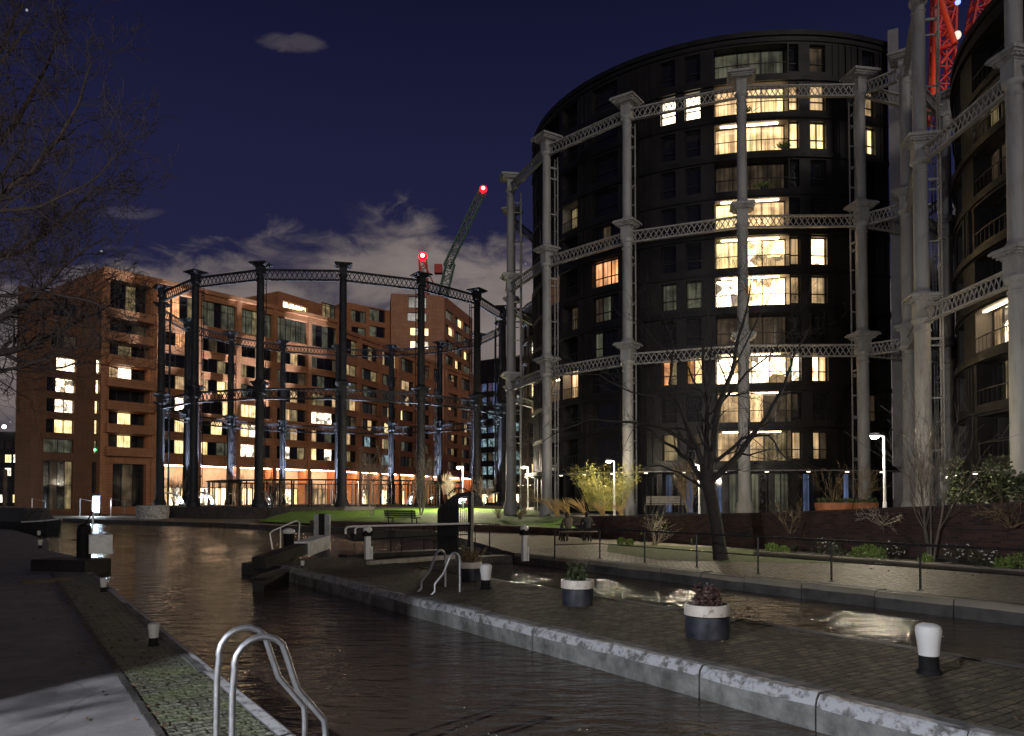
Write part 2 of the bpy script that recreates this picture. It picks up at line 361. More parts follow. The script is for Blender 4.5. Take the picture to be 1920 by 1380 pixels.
m_steel = M('galvanised_steel', (.52, .53, .55), .38, .85, var=.18, scale=10)
m_timber = M('dark_timber', (.011, .0095, .008), .6, var=.4, scale=6, bmp=.4, bscale=14)
m_iron_light = weathered('pale_grey_iron', (.33, .325, .315), (.20, .175, .15), .55)
m_iron_dark = M('black_iron', (.016, .017, .022), .65, var=.3, scale=1.5, spec=.25)
m_clad = M('dark_cladding', (.015, .0128, .0118), .5, .2, var=.4, scale=.5)
m_clad2 = M('dark_cladding_bands', (.0085, .0075, .007), .5, .2, var=.3, scale=.7)
m_darkframe = M('window_frame', (.015, .014, .014), .4, var=.2)
m_reveal = M('loggia_lining', (.17, .15, .125), .6, var=.1)
m_fascia = M('shop_fascia', (.50, .43, .35), .6, var=.12, scale=1.5)
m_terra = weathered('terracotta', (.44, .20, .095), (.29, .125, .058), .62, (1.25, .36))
m_terra_shaded = weathered('terracotta_shaded', (.135, .058, .025), (.08, .034, .015), .65, (1.25, .36))  # same terracotta, with the left block's shade put into its colour
m_core = M('pale_lift_core', (.24, .225, .235), .6, var=.1)
m_brick = brickwall('red_brick', (.10, .045, .027), (.04, .02, .014), (.075, .06, .05))
m_coping = M('brick_coping', (.07, .045, .035), .7, var=.3)
m_bark = M('bark', (.022, .018, .014), .85, var=.4, scale=6, bmp=.7, bscale=22)
m_bark_left = M('brown_bark', (.024, .014, .010), .9, var=.4, scale=5)
m_birch = M('pale_bark', (.30, .25, .19), .7, var=.3, scale=8)
m_leaf_dk = M('dark_leaf', (.045, .06, .022), .55, var=.5, scale=9)
m_leaf_gr = M('green_leaf', (.17, .25, .05), .6, var=.5, scale=9)
m_leaf_red = M('red_brown_leaf', (.085, .045, .035), .6, var=.5, scale=9)
m_bamboo = M('bamboo_leaf', (.26, .24, .065), .55, var=.4, scale=4)
m_straw = M('straw_grass', (.42, .29, .11), .7, var=.3, scale=5)
m_dryleaf = M('dry_plant', (.17, .12, .06), .75, var=.4, scale=6)
m_petal = M('white_petal', (.75, .72, .68), .5, var=.1)
m_corten = M('corten_steel', (.24, .085, .035), .7, var=.3, scale=3)
m_barrel = M('planter_dark', (.022, .024, .034), .45, var=.5, scale=6, dirt=(.07, .065, .055))
m_barrel_w = worn_paint('planter_white', (.62, .56, .48), (.17, .12, .08), (.30, .44), 6)
m_crane_green = M('crane_green', (.06, .13, .09), .5)
m_crane_red = M('crane_red', (.55, .06, .04), .5, var=.15)
m_rust = M('rust_pole', (.06, .035, .022), .7, var=.5)
m_glassdark = M('dark_glass', (.012, .012, .014), .14, var=.2)
m_glassblue = M('blue_glass', (.02, .035, .06), .12, var=.2)
m_skin = M('skin', (.30, .19, .14), .6, var=.08); m_hair = M('hair', (.03, .02, .014), .6)
m_coat = M('dark_coat', (.030, .028, .028), .8, var=.2); m_coat2 = M('olive_coat', (.10, .085, .06), .8, var=.2); m_jeans = M('jeans', (.03, .034, .05), .8)
m_seatwood = M('bench_wood', (.10, .075, .05), .65, var=.3, scale=6)
m_soil = M('soil', (.025, .02, .014), .95)
m_lamp_warm = glow('lamp_warm', (1.0, .80, .50), 40); m_lamp_white = glow('lamp_white', (1, .93, .80), 220)
m_red_lamp = glow('red_lamp', (1.0, .004, .012), 3); m_red_core = glow('red_lamp_core', (1.0, .35, .3), 8)
m_screen = glow('lit_screen', (.72, .90, 1.0), 9.0); m_blue_led = glow('blue_led', (.08, .25, 1), 3)
m_strip = glow('warm_led_strip', (1.0, .70, .44), 50)
m_green_led = glow('green_led', (.1, 1, .35), 4)
L = dict(
 bright=lit('lit_bright', (1.0, .74, .40), 6.5, 'room', .8, .5), white=lit('lit_white', (1.0, .88, .66), 6, 'room', 1.0, .55),
 orange=lit('lit_orange', (1.0, .50, .24), 1.5, 'curtain', 1.0), dim=lit('lit_dim', (1.0, .74, .42), 0.75, 'curtain', 1.0),
 warm=lit('lit_warm', (1.0, .70, .38), 1.9, 'curtain', .9), olive=lit('lit_olive', (.78, .66, .36), 0.34, 'curtain', 1.2),
 yellow=lit('lit_yellow', (1.0, .80, .40), 2.3, 'curtain', 1.0, .45), pale=lit('lit_pale', (1.0, .92, .78), 3.2, 'room', 1.2),
 grey=lit('lit_greygreen', (.52, .58, .44), 0.16, 'curtain', 1.0), blue=lit('lit_blue', (.30, .48, 1.0), 0.28, 'curtain', .8, .3),
 ice=lit('lit_ice', (.45, .75, .9), 0.55, 'room', 1.2, .2), faint=lit('lit_faint', (.8, .62, .42), 0.075, 'curtain', 1.0),
 shop=lit('lit_shop', (1.0, .82, .52), 5.0, 'curtain', .45, .35), dark=m_glassdark, purple=lit('lit_purple', (.42, .32, .62), .13, 'room', 1.0, .15))

# ------------------------------------------------------------------ structure: ground, water, quays
WZ = -0.33
b = MB(); b.prism([(-400, -60), (400, -60), (400, 400), (-400, 400)], -3.0, WZ); tag(b.build('canal_water', m_water), kind='structure')
b = MB(); b.add([(-3500, -3500, -3.2), (3500, -3500, -3.2), (3500, 3500, -3.2), (-3500, 3500, -3.2)], [(0, 1, 2, 3)]); tag(b.build('canal_bed', m_ground), kind='structure')
def xy(p): return (p[0], p[1])
left_edge = [xy(LK(-40, 2.0)), xy(LK(22.6, 2.0)), xy(G(146, 1044)), xy(G(92, 1032)), xy(G(90, 1013)), xy(G(62, 1004)), xy(G(22, 993)), (-60, 66), (-160, 128), (-3000, 1500), (-3000, -3000), (-40, -300)]
b = MB(); b.prism(left_edge, -3.1, 0.0, 1, 0); tag(b.build('towpath', [m_tarmac, m_wallstone]), kind='structure')
right_edge = [xy(LK(-40, 15.0)), xy(LK(22.5, 15.0)), (-1.4, 33.0), (-4.1, 42), (-9, 49.5), (-12.9, 51.7), (-23.7, 61), (-43.6, 74), (-100, 112), (-3000, 1750), (-3000, 3400), (3400, 3400), (3400, -3400), (100, -300)]
b = MB(); b.prism(right_edge, -3.1, 0.0, 1, 0); tag(b.build('ground', [m_pave, m_wallstone]), kind='structure')
isl = [xy(LK(-40, 6.75)), xy(LK(21.4, 6.75)), xy(LK(22.6, 6.2)), xy(LK(23.6, 6.0)), xy(LK(24.2, 6.9)), xy(LK(24.2, 8.8)), xy(LK(23.4, 9.8)), xy(LK(-40, 9.8))]
b = MB(); b.prism(isl, -3.1, -0.004, 1, 0); tag(b.build('island_pavement', [m_setts_island, m_wallstone]), kind='structure')
def strip(name, s0, s1, t0, t1, z, m, ns=1):
    b = MB()
    for i in range(ns):
        a, c = s0 + (s1 - s0) * i / ns, s0 + (s1 - s0) * (i + 1) / ns
        b.add([LK(a, t0, z), LK(a, t1, z), LK(c, t1, z), LK(c, t0, z)], [(3, 2, 1, 0)])
    o = b.build(name, m)
    if o.data.polygons[0].normal.z < 0: o.data.flip_normals()
    return tag(o, kind='structure')
strip('sett_pavement', -20, 22.4, 1.12, 1.86, .004, m_setts_left)
strip('sett_path', -20, 24, 15.35, 21.2, .004, m_setts_path)
strip('painted_edge_line', 2, 20, 1.88, 1.985, .005, m_whiteline)
b = MB(); r_ = rng(1)
for i in range(60):                                   # gutter of broken edging between tarmac and setts
    s = -4 + i * .45; b.box(LK(s, 1.09, .006), (.06, .42, .03), LROT + r_.uniform(-.03, .03))
tag(b.build('gutter', m_wallstone), kind='structure')
# island kerb: long worn coping stones, irregular
def coping(t_out, t_in, name, mats, s0=-8, s1=21.6, step=1.45, seed=3, z0=-.6, drop=.0):
    b = MB(); rg = rng(seed); s = s0; sg = 1 if t_in > t_out else -1
    while s < s1:
        l = step * rg.uniform(.85, 1.2); e = min(s + l - .018, s1); n = 7
        dz, dt = rg.uniform(-.012, .012), rg.uniform(-.012, .012)
        prof = [(t_out, z0, 1), (t_out, -.10, 1), (t_out + .012 * sg, -.035, 0), (t_out + .055 * sg, .018, 0), (t_out + .15 * sg, .021, 0), (t_in, .02, 0), (t_in, -.2, 0)]
        o = len(b.v)
        for k in range(n + 1):
            ss = s + (e - s) * k / n
            for (t, z, mi) in prof:
                q = mnoise.noise(Vector((ss * 2.3, t * 3, z * 4 + seed))) * .014
                b.v.append(tuple(LK(ss, t + dt + q, z + (dz + q if z > -.3 else 0) - drop)))
        m_ = len(prof)
        for k in range(n):
            for j in range(m_ - 1):
                f = (o + k * m_ + j, o + (k + 1) * m_ + j, o + (k + 1) * m_ + j + 1, o + k * m_ + j + 1)
                b.f.append(f if sg < 0 else f[::-1]); b.m.append(0 if j in (1, 2, 3) else 1)
        b.f.append(tuple(o + j for j in range(m_))); b.m.append(1); b.f.append(tuple(o + n * m_ + j for j in range(m_))[::-1]); b.m.append(1)
        s += l
    return tag(b.build(name, mats), kind='structure')
coping(6.53, 6.86, 'island_kerb', [m_kerb, m_kerbface])
coping(9.86, 9.6, 'island_edge_kerb', [m_wallstone, m_wallstone], seed=8, drop=.012)
coping(1.99, 1.84, 'towpath_kerb', [m_kerbface, m_kerbface], s0=-6, s1=22.4, seed=5, drop=.014)
coping(14.95, 15.4, 'quay_kerb', [m_pave, m_wallstone], s0=-8, s1=22.4, seed=11, drop=.01)
# planting bed kerb beside the path, grass verge, soil bed
b = MB(); b.hexa([LK(-12, 21.2, 0), LK(-12, 21.4, 0), LK(17.2, 21.4, 0), LK(17.2, 21.2, 0), LK(-12, 21.2, .13), LK(-12, 21.4, .13), LK(17.2, 21.4, .13), LK(17.2, 21.2, .13)])
tag(b.build('bed_kerb', m_pave, bevel=.015), kind='structure')
strip('planting_bed', -12, 17.0, 21.42, 24.2, .06, m_soil)
b = MB(); b.add([LK(17.2, 16.9, .012), LK(12.5, 21.15, .012), LK(17.2, 24.0, .012), LK(25, 21.5, .012), LK(21, 18.0, .012)], [(0, 1, 2, 3, 4)])
o = b.build('grass_verge', M('verge_grass', (.075, .095, .025), .9, var=.5, scale=4, bmp=.8, bscale=40)); tag(o, kind='structure')
if o.data.polygons[0].normal.z < 0: o.data.flip_normals()
# raised plaza and lawn
WP = [(3.6, 37.9), (9.6, 28.9), (13.9, 22.5), (16.8, 18.1), (26, 4)]; WT = [.98, 1.32, 1.70, 2.0, 2.6]
b = MB(); b.prism([(x + .3, y + .2) for x, y in WP] + [(120, 0), (120, 170), (0.5, 170), (1.2, 62), (2.4, 46)], -.5, 0.97); tag(b.build('plaza', m_plaza), kind='structure')
def lawn():
    F = [(-20, 60.5, .12), (-13.5, 54.2, .12), (-6, 48.5, .15), (0, 43.6, .2), (3.5, 38.4, .3)]
    B_ = [(-20, 72.4, .75), (-13.5, 73, .95), (-5, 71, 1.05), (1.3, 62, 1.0), (2.6, 46, 1.0)]
    b = MB(); n, k = 40, 24
    def ip(A, t):
        t *= len(A) - 1; i = min(int(t), len(A) - 2); w = t - i; return Vector(A[i]).lerp(Vector(A[i + 1]), w)
    for i in range(n + 1):
        for j in range(k + 1):
            p = ip(F, i / n).lerp(ip(B_, i / n), j / k); p.z += .05 * mnoise.noise(p * .6) + .12 * math.sin(math.pi * j / k); b.v.append(tuple(p))
    for i in range(n):
        for j in range(k):
            a = i * (k + 1) + j; b.f.append((a, a + k + 1, a + k + 2, a + 1)); b.m.append(0)
    return tag(b.build('lawn', m_grass), kind='structure')
lawn()

b = MB(); r_ = rng(17)
for i in range(620):                                   # fallen leaves and grit
    if i < 330: p = LK(r_.uniform(2, 20), r_.choice((r_.uniform(-8, 1.8), r_.gauss(1.15, .25))), .008)
    elif i < 500: p = LK(r_.uniform(-1, 21), r_.uniform(6.9, 9.7), .012)
    else: p = LK(r_.uniform(4, 18), r_.gauss(20.8, .5), .012)
    b.leaf(p, (r_.gauss(0, 1), r_.gauss(0, 1), r_.uniform(0, .25)), r_.uniform(.03, .085), r_.uniform(.01, .025), r_)
tag(b.build('fallen_leaves', M('dead_leaf', (.09, .058, .03), .8, var=.5, scale=7)), 'dead brown leaves scattered over the lockside paving', None, None, 'stuff')

# ------------------------------------------------------------------ gasholder frames
def girder_bm(Ln, H, n, w=.09, chord=.12):
    b = MB()
    if H < .9: chord = .075
    for z in (0, H): b.box((Ln / 2, 0, z), (Ln, .22, chord))
    for z in () if H < .9 else (chord * .95, H - chord * .95): b.box((Ln / 2, 0, z), (Ln, .06, .06))
    dx = Ln / n
    for i in range(n):
        b.bar((i * dx, .03, chord / 2), ((i + 1) * dx, .03, H - chord / 2), .03, w); b.bar((i * dx, -.03, H - chord / 2), ((i + 1) * dx, -.03, chord / 2), .03, w)
    return b
def sq_steps(b, steps):                                # square mouldings: (half width, z0, z1)
    for h, z0, z1 in steps: b.box((0, 0, (z0 + z1) / 2), (2 * h, 2 * h, z1 - z0))
def gasholder(root, c, Rr, ph, z0, tops, rs, mat, gir, capw, seen, skip_g=()):
    """root: the frame; tops: z of the capitals' top edges; rs: (shaft radius at foot, at top)"""
    N = 16; cols = None
    Ln = 2 * Rr * math.sin(math.pi / N); gp = None
    for i in range(N):
        if i not in seen: continue
        a = ph + 2 * math.pi * i / N; p = Vector((c[0] + Rr * math.cos(a), c[1] + Rr * math.sin(a), 0))
        if cols is None:
            b = MB(); H = tops[-1]; r0, r1 = rs
            b.lathe([(r0 * 1.5, z0 - .3), (r0 * 1.5, z0 + .35), (r0 * 1.36, z0 + .42), (r0 * 1.3, z0 + .62), (r0 * 1.1, z0 + .75), (r0 * 1.02, z0 + 1.4)], n=20)
            prev = z0 + 1.35
            for k, t in enumerate(tops):
                w0 = (prev - z0) / (H - z0); w1 = (t - 1.5 - z0) / (H - z0)
                b.lathe([(r0 + (r1 - r0) * w0, prev), (r0 + (r1 - r0) * (w0 + w1) / 2, (prev + t - 1.5) / 2), (r0 + (r1 - r0) * w1, t - 1.45)], n=20)
                prev = t - .02
            col = b.build('column', mat, root, local=True); caps = []
            for k, t in enumerate(tops):
                b = MB(); r = r0 + (r1 - r0) * (t - z0) / (H - z0); q = capw * (1.0 if k == len(tops) - 1 else .86)
                b.lathe([(r * 1.0, t - 2.25), (r * 1.14, t - 2.2), (r * 1.14, t - 2.1), (r, t - 2.05), (r, t - 1.75), (r * 1.25, t - 1.68), (r * 1.42, t - 1.55), (r * 1.42, t - 1.42)], n=20)
                sq_steps(b, [(r * 1.05, t - 1.42, t - .52), (r * 1.2, t - .52, t - .42), (q * .36, t - .42, t - .30), (q * .42, t - .30, t - .2), (q * .5, t - .2, t - .06)])
                b.box((0, 0, t - .02), (q * .92, q * .92, .09))
                for sx in (-1, 1):
                    for j in range(5):                 # dentils under the cornice
                        x = (j - 2) * q * .15
                        b.box((x, sx * q * .37, t - .36), (.07, .08, .1)); b.box((sx * q * .37, x, t - .36), (.08, .07, .1))
                if k < len(tops) - 1: b.lathe([(r * 1.35, t + .02), (r * 1.35, t + .16), (r * 1.12, t + .28), (r * 1.0, t + .4)], n=20)
                b.v = [(x, y, t + (z - t) * .72) for x, y, z in b.v]
                cp = b.build('capital', mat, col, local=True); caps.append(cp)
            b = MB(); x = -(rs[0] + .42)               # guide rail with rungs on the inner side
            for y in (-.16, .16): b.box((x, y, (z0 + tops[-1] - 1.2) / 2), (.06, .06, tops[-1] - 1.2 - z0))
            z = z0 + .8
            while z < tops[-1] - 1.3: b.box((x, 0, z), (.05, .3, .07)); z += 1.15
            for t in tops: b.box((x / 2 - .1, 0, t - 1.9), (-x, .08, .1))
            z = z0 + 3.0
            while z < tops[-1] - 2.5: b.box((x / 2 - .1, 0, z), (-x, .05, .07)); z += 2.3
            rail = b.build('guide_rail', mat, col, local=True)
            cols = (col, caps + [rail]); o = col
        else:
            o = cols[0].copy(); COL.objects.link(o); o.parent = root
            for ch in cols[1]: k = ch.copy(); COL.objects.link(k); k.parent = o
        o.location = p - ORG[root]; o.location.z = 0; o.rotation_euler.z = a
        j = (i + 1) % N
        if j in seen and i not in skip_g:
            a2 = ph + 2 * math.pi * j / N; p2 = Vector((c[0] + Rr * math.cos(a2), c[1] + Rr * math.sin(a2), 0)); dr = (p2 - p).normalized()
            for t in tops:
                if gp is None: gp = girder_bm(Ln - 2 * rs[1] - .1, gir[0], gir[1], gir[2]).build('girder', mat, root, local=True); g = gp
                else: g = gp.copy(); COL.objects.link(g); g.parent = root
                q = p + dr * (rs[1] + .05); g.location = q - ORG[root]; g.location.z = t - .62 - gir[0]; g.rotation_euler.z = math.atan2(dr.y, dr.x)
DC, DR = (-21.225, 94.514), 20.42
g1 = thing('gasholder_frame', 'black two-tier iron gasholder frame standing round the park lawn', 'gasholder', (DC[0], DC[1], 0))
gasholder(g1, DC, DR, -.1587, 1.1, [13.2, 24.8], (.45, .34), m_iron_dark, (1.0, 15, .075), 1.7, set(range(16)))
MC, MR = (16.036, 57.419), 16.404
g2 = thing('gasholder_frame', 'pale grey three-tier gasholder frame encircling the tallest dark round block', 'gasholder', (MC[0], MC[1], 0))
gasholder(g2, MC, MR, .5684, 1.0, [10.8, 17.85, 25.0], (.325, .25), m_iron_light, (.60, 19, .042), 1.5, set(range(16)))
RC, RR = (34.1, 30.4), 16.4
g3 = thing('gasholder_frame', 'pale grey gasholder frame cut off by the right edge of the photo', 'gasholder', (RC[0], RC[1], 0))
gasholder(g3, RC, RR, math.pi / 16, 1.0, [10.8, 17.85, 25.0], (.35, .27), m_iron_light, (.60, 19, .042), 1.5, {4, 5, 6, 7, 8, 9, 10})
# link girders tying the two pale frames together
pa, pb = Vector((18.9, 41.27, 0)), Vector((RC[0] + RR * math.cos(math.pi / 16 * 13), RC[1] + RR * math.sin(math.pi / 16 * 13), 0))
dl = pb - pa
for t in (10.8, 17.85, 25.0):
    g = girder_bm(dl.length - .9, .60, 7, .042).build('link_girder', m_iron_light, g2, local=True)
    g.location = pa + dl.normalized() * .45 - ORG[g2]; g.location.z = t - 1.22; g.rotation_euler.z = math.atan2(dl.y, dl.x)

# floodlights at the feet of the black frame
fl = thing('floodlight', 'ground floodlight at the inner foot of a black gasholder column', 'floodlight', (0, 0, 0), 'floodlights at the black columns')
b = MB(); b.box((0, 0, .12), (.3, .22, .2)); b.box((0, 0, .03), (.2, .16, .06)); b.build('lamp_body', m_black, fl, local=True)
b = MB(); b.box((.0, 0, .225), (.22, .16, .02)); b.build('lens', glow('flood_lens', (.75, .88, 1), 9), fl, local=True)
b = MB()                                               # curved iron bracket over the lamp
for y in (-.5, 0, .5): b.tube([(1.6 - 1.9 * (k / 8), y * (1 - .5 * k / 8), .1 + 1.35 * math.sin(math.pi * .5 * (1 - k / 8) ** .7)) for k in range(9)], .05, 6)
b.build('bracket', m_white, fl, local=True)
FL_E = 150000
fl_l = light('flood_spot', 'SPOT', FL_E, (.74, .84, 1.0), fl, (0, 0, .35), .12, spot_size=R(30), spot_blend=.7)
FLK = ALLKIDS(fl)
for i in range(16):
    a = -.1587 + 2 * math.pi * i / 16
    if i == 0: o = fl
    else:
        o = fl.copy(); COL.objects.link(o)
        for ch in FLK: k = ch.copy(); COL.objects.link(k); k.parent = o
    o.location = (DC[0] + (DR - 2.2) * math.cos(a), DC[1] + (DR - 2.2) * math.sin(a), 1.13); o.rotation_euler.z = a
fl_l_dir = Vector((2.2, 0, 11.5))
for o in COL.objects:
    if o.type == 'LIGHT' and o.data.name.startswith('flood_spot'): o.rotation_euler = fl_l_dir.to_track_quat('-Z', 'Y').to_euler()

# ------------------------------------------------------------------ facades with openings
def facade(b, fm, U0, U1, Z0, Z1, ops, ub=(), mi=0, rmi=0):
    us = sorted({round(x, 4) for x in [U0, U1, *ub] + [q for o in ops for q in o[:2]] if U0 - 1e-6 <= x <= U1 + 1e-6})
    zs = sorted({round(x, 4) for x in [Z0, Z1] + [q for o in ops for q in o[2:4]] if Z0 - 1e-6 <= x <= Z1 + 1e-6})
    for i in range(len(us) - 1):
        for j in range(len(zs) - 1):
            uc, zc = (us[i] + us[i + 1]) / 2, (zs[j] + zs[j + 1]) / 2
            if any(o[0] < uc < o[1] and o[2] < zc < o[3] for o in ops): continue
            b.add([fm(us[i], zs[j], 0), fm(us[i + 1], zs[j], 0), fm(us[i + 1], zs[j + 1], 0), fm(us[i], zs[j + 1], 0)], [(0, 1, 2, 3)], mi)
    for (u0, u1, z0, z1, d, *rm) in ops:
        if rm: rmi = rm[0]
        uu = [u0] + [x for x in us if u0 + 1e-3 < x < u1 - 1e-3] + [u1]
        for a, c in zip(uu, uu[1:]):
            b.add([fm(a, z0, 0), fm(c, z0, 0), fm(c, z0, d), fm(a, z0, d)], [(3, 2, 1, 0)], rmi)
            b.add([fm(a, z1, 0), fm(c, z1, 0), fm(c, z1, d), fm(a, z1, d)], [(0, 1, 2, 3)], rmi)
        b.add([fm(u0, z0, 0), fm(u0, z1, 0), fm(u0, z1, d), fm(u0, z0, d)], [(0, 1, 2, 3)], rmi)
        b.add([fm(u1, z0, 0), fm(u1, z1, 0), fm(u1, z1, d), fm(u1, z0, d)], [(3, 2, 1, 0)], rmi)
def fhex(b, fm, u0, u1, z0, z1, d0, d1, mi=0):
    b.hexa([fm(u0, z0, d0), fm(u1, z0, d0), fm(u1, z0, d1), fm(u0, z0, d1), fm(u0, z1, d0), fm(u1, z1, d0), fm(u1, z1, d1), fm(u0, z1, d1)], mi)
def window(parent, fm, rect, d, kinds, su=1.0, transom=None, fw=.06, name='window', fmat=None, splits=None, seg=1):
    """frame as the part, pane as its sub-part; kinds: one glass kind per light; su: u units per metre"""
    u0, u1, z0, z1 = rect; n = len(kinds); w = fw * su; e = .004 * su
    xs = splits or [u0 + (u1 - u0) * i / n for i in range(n + 1)]
    f = MB(); dd = d - .015
    for i, x in enumerate(xs):
        a = x - (0 if i == 0 else w / 2) + (e if i == 0 else 0); c = a + (w if 0 < i < n else w * .8)
        if i == n: a, c = u1 - w * .8 - e, u1 - e
        fhex(f, fm, a, c, z0 + .004, z1 - .004, dd - .09, dd)
    for a, c in zip(xs, xs[1:]):
        for q in range(seg):
            s0 = a + w * .5 + (c - a - w) * q / seg; s1 = a + w * .5 + (c - a - w) * (q + 1) / seg
            fhex(f, fm, s0, s1, z0 + .004, z0 + fw, dd - .085, dd); fhex(f, fm, s0, s1, z1 - fw, z1 - .004, dd - .085, dd)
            if transom: fhex(f, fm, s0, s1, z0 + (z1 - z0) * transom - fw / 2, z0 + (z1 - z0) * transom + fw / 2, dd - .08, dd)
    fo = f.build(name, fmat or m_darkframe, parent)
    p = MB(); mats = []
    for k, (a, c) in zip(kinds, zip(xs, xs[1:])):
        if L[k] not in mats: mats.append(L[k])
        for q in range(seg):
            s0 = a + (c - a) * q / seg; s1 = a + (c - a) * (q + 1) / seg
            p.add([fm(s0, z0, d), fm(s1, z0, d), fm(s1, z1, d), fm(s0, z1, d)], [(0, 1, 2, 3)], mats.index(L[k]))
    p.build('pane', mats, fo, flat=True)
    return fo

# ------------------------------------------------------------------ round apartment blocks
def drum_map(c, r):
    def fm(th, z, d):                                  # th grows to the right as seen from the canal
        return Vector((c[0] + (r - d) * math.sin(th), c[1] - (r - d) * math.cos(th), z))
    return fm
def drum_th(px, c, r):
    k = (px - 960) / FPX; dx, dy = k, 1.0; n = math.hypot(dx, dy); dx /= n; dy /= n
    bb = dx * c[0] + dy * c[1]; disc = bb * bb - (c[0] ** 2 + c[1] ** 2 - r * r)
    t = bb - math.sqrt(max(0, disc)); x, y = dx * t - c[0], dy * t - c[1]
    return math.atan2(x, -y)
def drum_block(root, c, r, z0, ztop, cols, floors, fz, fh, litmap, loggia_cols, th0, th1, ground_kinds, rg, fins=True, gz=3.5, cut=False):
    fm = drum_map(c, r); ops = []; wins = []
    for ci, (t0, t1) in enumerate(cols):
        for k in range(floors):
            lg = ci in loggia_cols; q = litmap.get((ci, k), ('dark',))
            za = fz + fh * k + (.34 if lg else .42); zb = fz + fh * (k + 1) - (.16 if lg else .22); d = (.75 if ci in (5, 1) else 1.3) if lg else .32
            ops.append((t0, t1, za, zb, d, 1 if lg and q[0] not in ('dark', 'faint', 'grey') else 0)); wins.append((t0, t1, za, zb, d, q, lg))
    gw = .085                                           # ground-floor glazing bays
    n = int((th1 - th0) / gw); gl = []
    for i in range(n):
        a = th0 + (th1 - th0) * i / n + .012; e = th0 + (th1 - th0) * (i + 1) / n - .012
        ops.append((a, e, z0 + .05, gz - .15, .55, 0)); gl.append((a, e))
    ub = [th0 + (th1 - th0) * i / 80 for i in range(81)]
    b = MB(); facade(b, fm, th0, th1, z0 - .3, ztop, ops, ub, 0, 1)
    for a, e in zip(ub, ub[1:]): b.add([fm(a, ztop - .4, 0), fm(e, ztop - .4, 0), Vector((c[0], c[1], ztop - .4))], [(0, 1, 2)], 0)
    if cut:                                            # the block ends in a flat party wall
        e1, e0 = Vector((*fm(th1, 0, 0)[:2], 0)), Vector((*fm(th0, 0, 0)[:2], 0)); q1, q0 = e1 + e1.normalized() * 14, e0 + e0.normalized() * 12
        for p_, q_ in ((e1, q1), (q1, q0), (q0, e0)): b.add([p_ + Vector((0, 0, z0 - .3)), q_ + Vector((0, 0, z0 - .3)), q_ + Vector((0, 0, ztop)), p_ + Vector((0, 0, ztop))], [(0, 1, 2, 3)], 0)
        up_ = Vector((0, 0, ztop - .4)); b.add([e1 + up_, q1 + up_, q0 + up_, e0 + up_, Vector((c[0], c[1], ztop - .4))], [(0, 1, 4), (1, 2, 4), (2, 3, 4)], 0)
    for i in range(0 if cut else 24):                  # the rest of the drum
        a = th1 + (2 * math.pi - (th1 - th0)) * i / 24; e = th1 + (2 * math.pi - (th1 - th0)) * (i + 1) / 24
        b.add([fm(a, z0 - .3, 0), fm(e, z0 - .3, 0), fm(e, ztop, 0), fm(a, ztop, 0)], [(0, 1, 2, 3)], 0)
    b.build('wall', [m_clad, m_reveal], root)
    for k in range(floors + 1):                        # slab edges
        f = MB(); z = fz + fh * k; big = k % 2 == 0
        for a, e in zip(ub, ub[1:]): fhex(f, fm, a, e, z - (.13 if big else .06), z + (.13 if big else .06), -(.16 if big else .09), .004)
        f.build('floor_band', m_clad2, root)
    f = MB()
    for a, e in zip(ub, ub[1:]): fhex(f, fm, a, e, ztop - .22, ztop + .06, -.14, .1)
    f.build('parapet', m_clad2, root)
    if fins:
        nf = int((th1 - th0) * r / .40)
        for k in range(floors):
            if fins is not True and k not in fins: continue
            f = MB(); za, zb = fz + fh * k + .14, fz + fh * (k + 1) - .14
            for i in range(nf):
                th = th0 + (th1 - th0) * (i + .5) / nf; w = .035 / r
                if any(o[0] - .02 < th < o[1] + .02 and o[2] < (za + zb) / 2 < o[3] for o in ops): continue
                fhex(f, fm, th - w, th + w, za, zb, -.055 if rg.random() < .8 else -.12, .003)
            f.build('cladding_slats', m_clad, root)
    f = MB(); lp = MB()
    for a, e in zip(ub, ub[1:]):
        if a < th0 + .08: continue
        fhex(f, fm, a, e, gz - .1, gz + .22, -.75, -.003)
    canopy = f.build('canopy', m_clad2, root)
    for i in range(int((th1 - th0) / .15)):
        th = th0 + .1 + i * .15
        fhex(lp, fm, th, th + .012, gz - .13, gz - .103, -.66, -.56)
    lp.build('downlight', glow('downlight', (1, .85, .65), 5), canopy)
    if True:                                           # pale edge trim of the canopy
        t_ = MB()
        for a, e in zip(ub, ub[1:]):
            if a >= th0 + .08: fhex(t_, fm, a, e, gz - .07, gz - .01, -.80, -.753)
        t_.build('canopy_trim', m_core, canopy)
    for (a, e, za, zb, d, q, lg) in wins:
        k_ = round((za - fz) / fh - .1)
        if lg:
            wo = window(root, fm, (a, e, za, zb), d, q, 1 / r, None, .05, seg=2)
            rl = MB(); uu = [a + (e - a) * i / 8 for i in range(9)]
            for s0, s1 in zip(uu, uu[1:]):
                fhex(rl, fm, s0, s1, za + .62, za + .66, .03, .07)
                s0 = (s0 + s1) / 2; fhex(rl, fm, s0 - .012 / r, s0 + .012 / r, za, za + .62, .04, .06)
            rl.build('balustrade', m_darkframe, wo)
            if q[0] in ('bright', 'warm', 'white', 'dim', 'yellow') and k_ != 9:
                cl = MB(); fhex(cl, fm, a + (e - a) * .08, e - (e - a) * .12, zb - .07, zb - .03, d - .55, d - .40)
                cl.build('ceiling_lamp', glow('ceiling_strip', (1, .78, .5), 9), wo)
        else: window(root, fm, (a, e, za, zb), d, q, 1 / r, .36, .055)
    for (a, e), kd in zip(gl, ground_kinds(len(gl))):
        window(root, fm, (a, e, z0 + .05, gz - .15), .55, kd, 1 / r, None, .06, name='shop_window')
C1, R1 = (16.036, 57.419), 14.4
th1f = lambda px: drum_th(px, C1, R1)
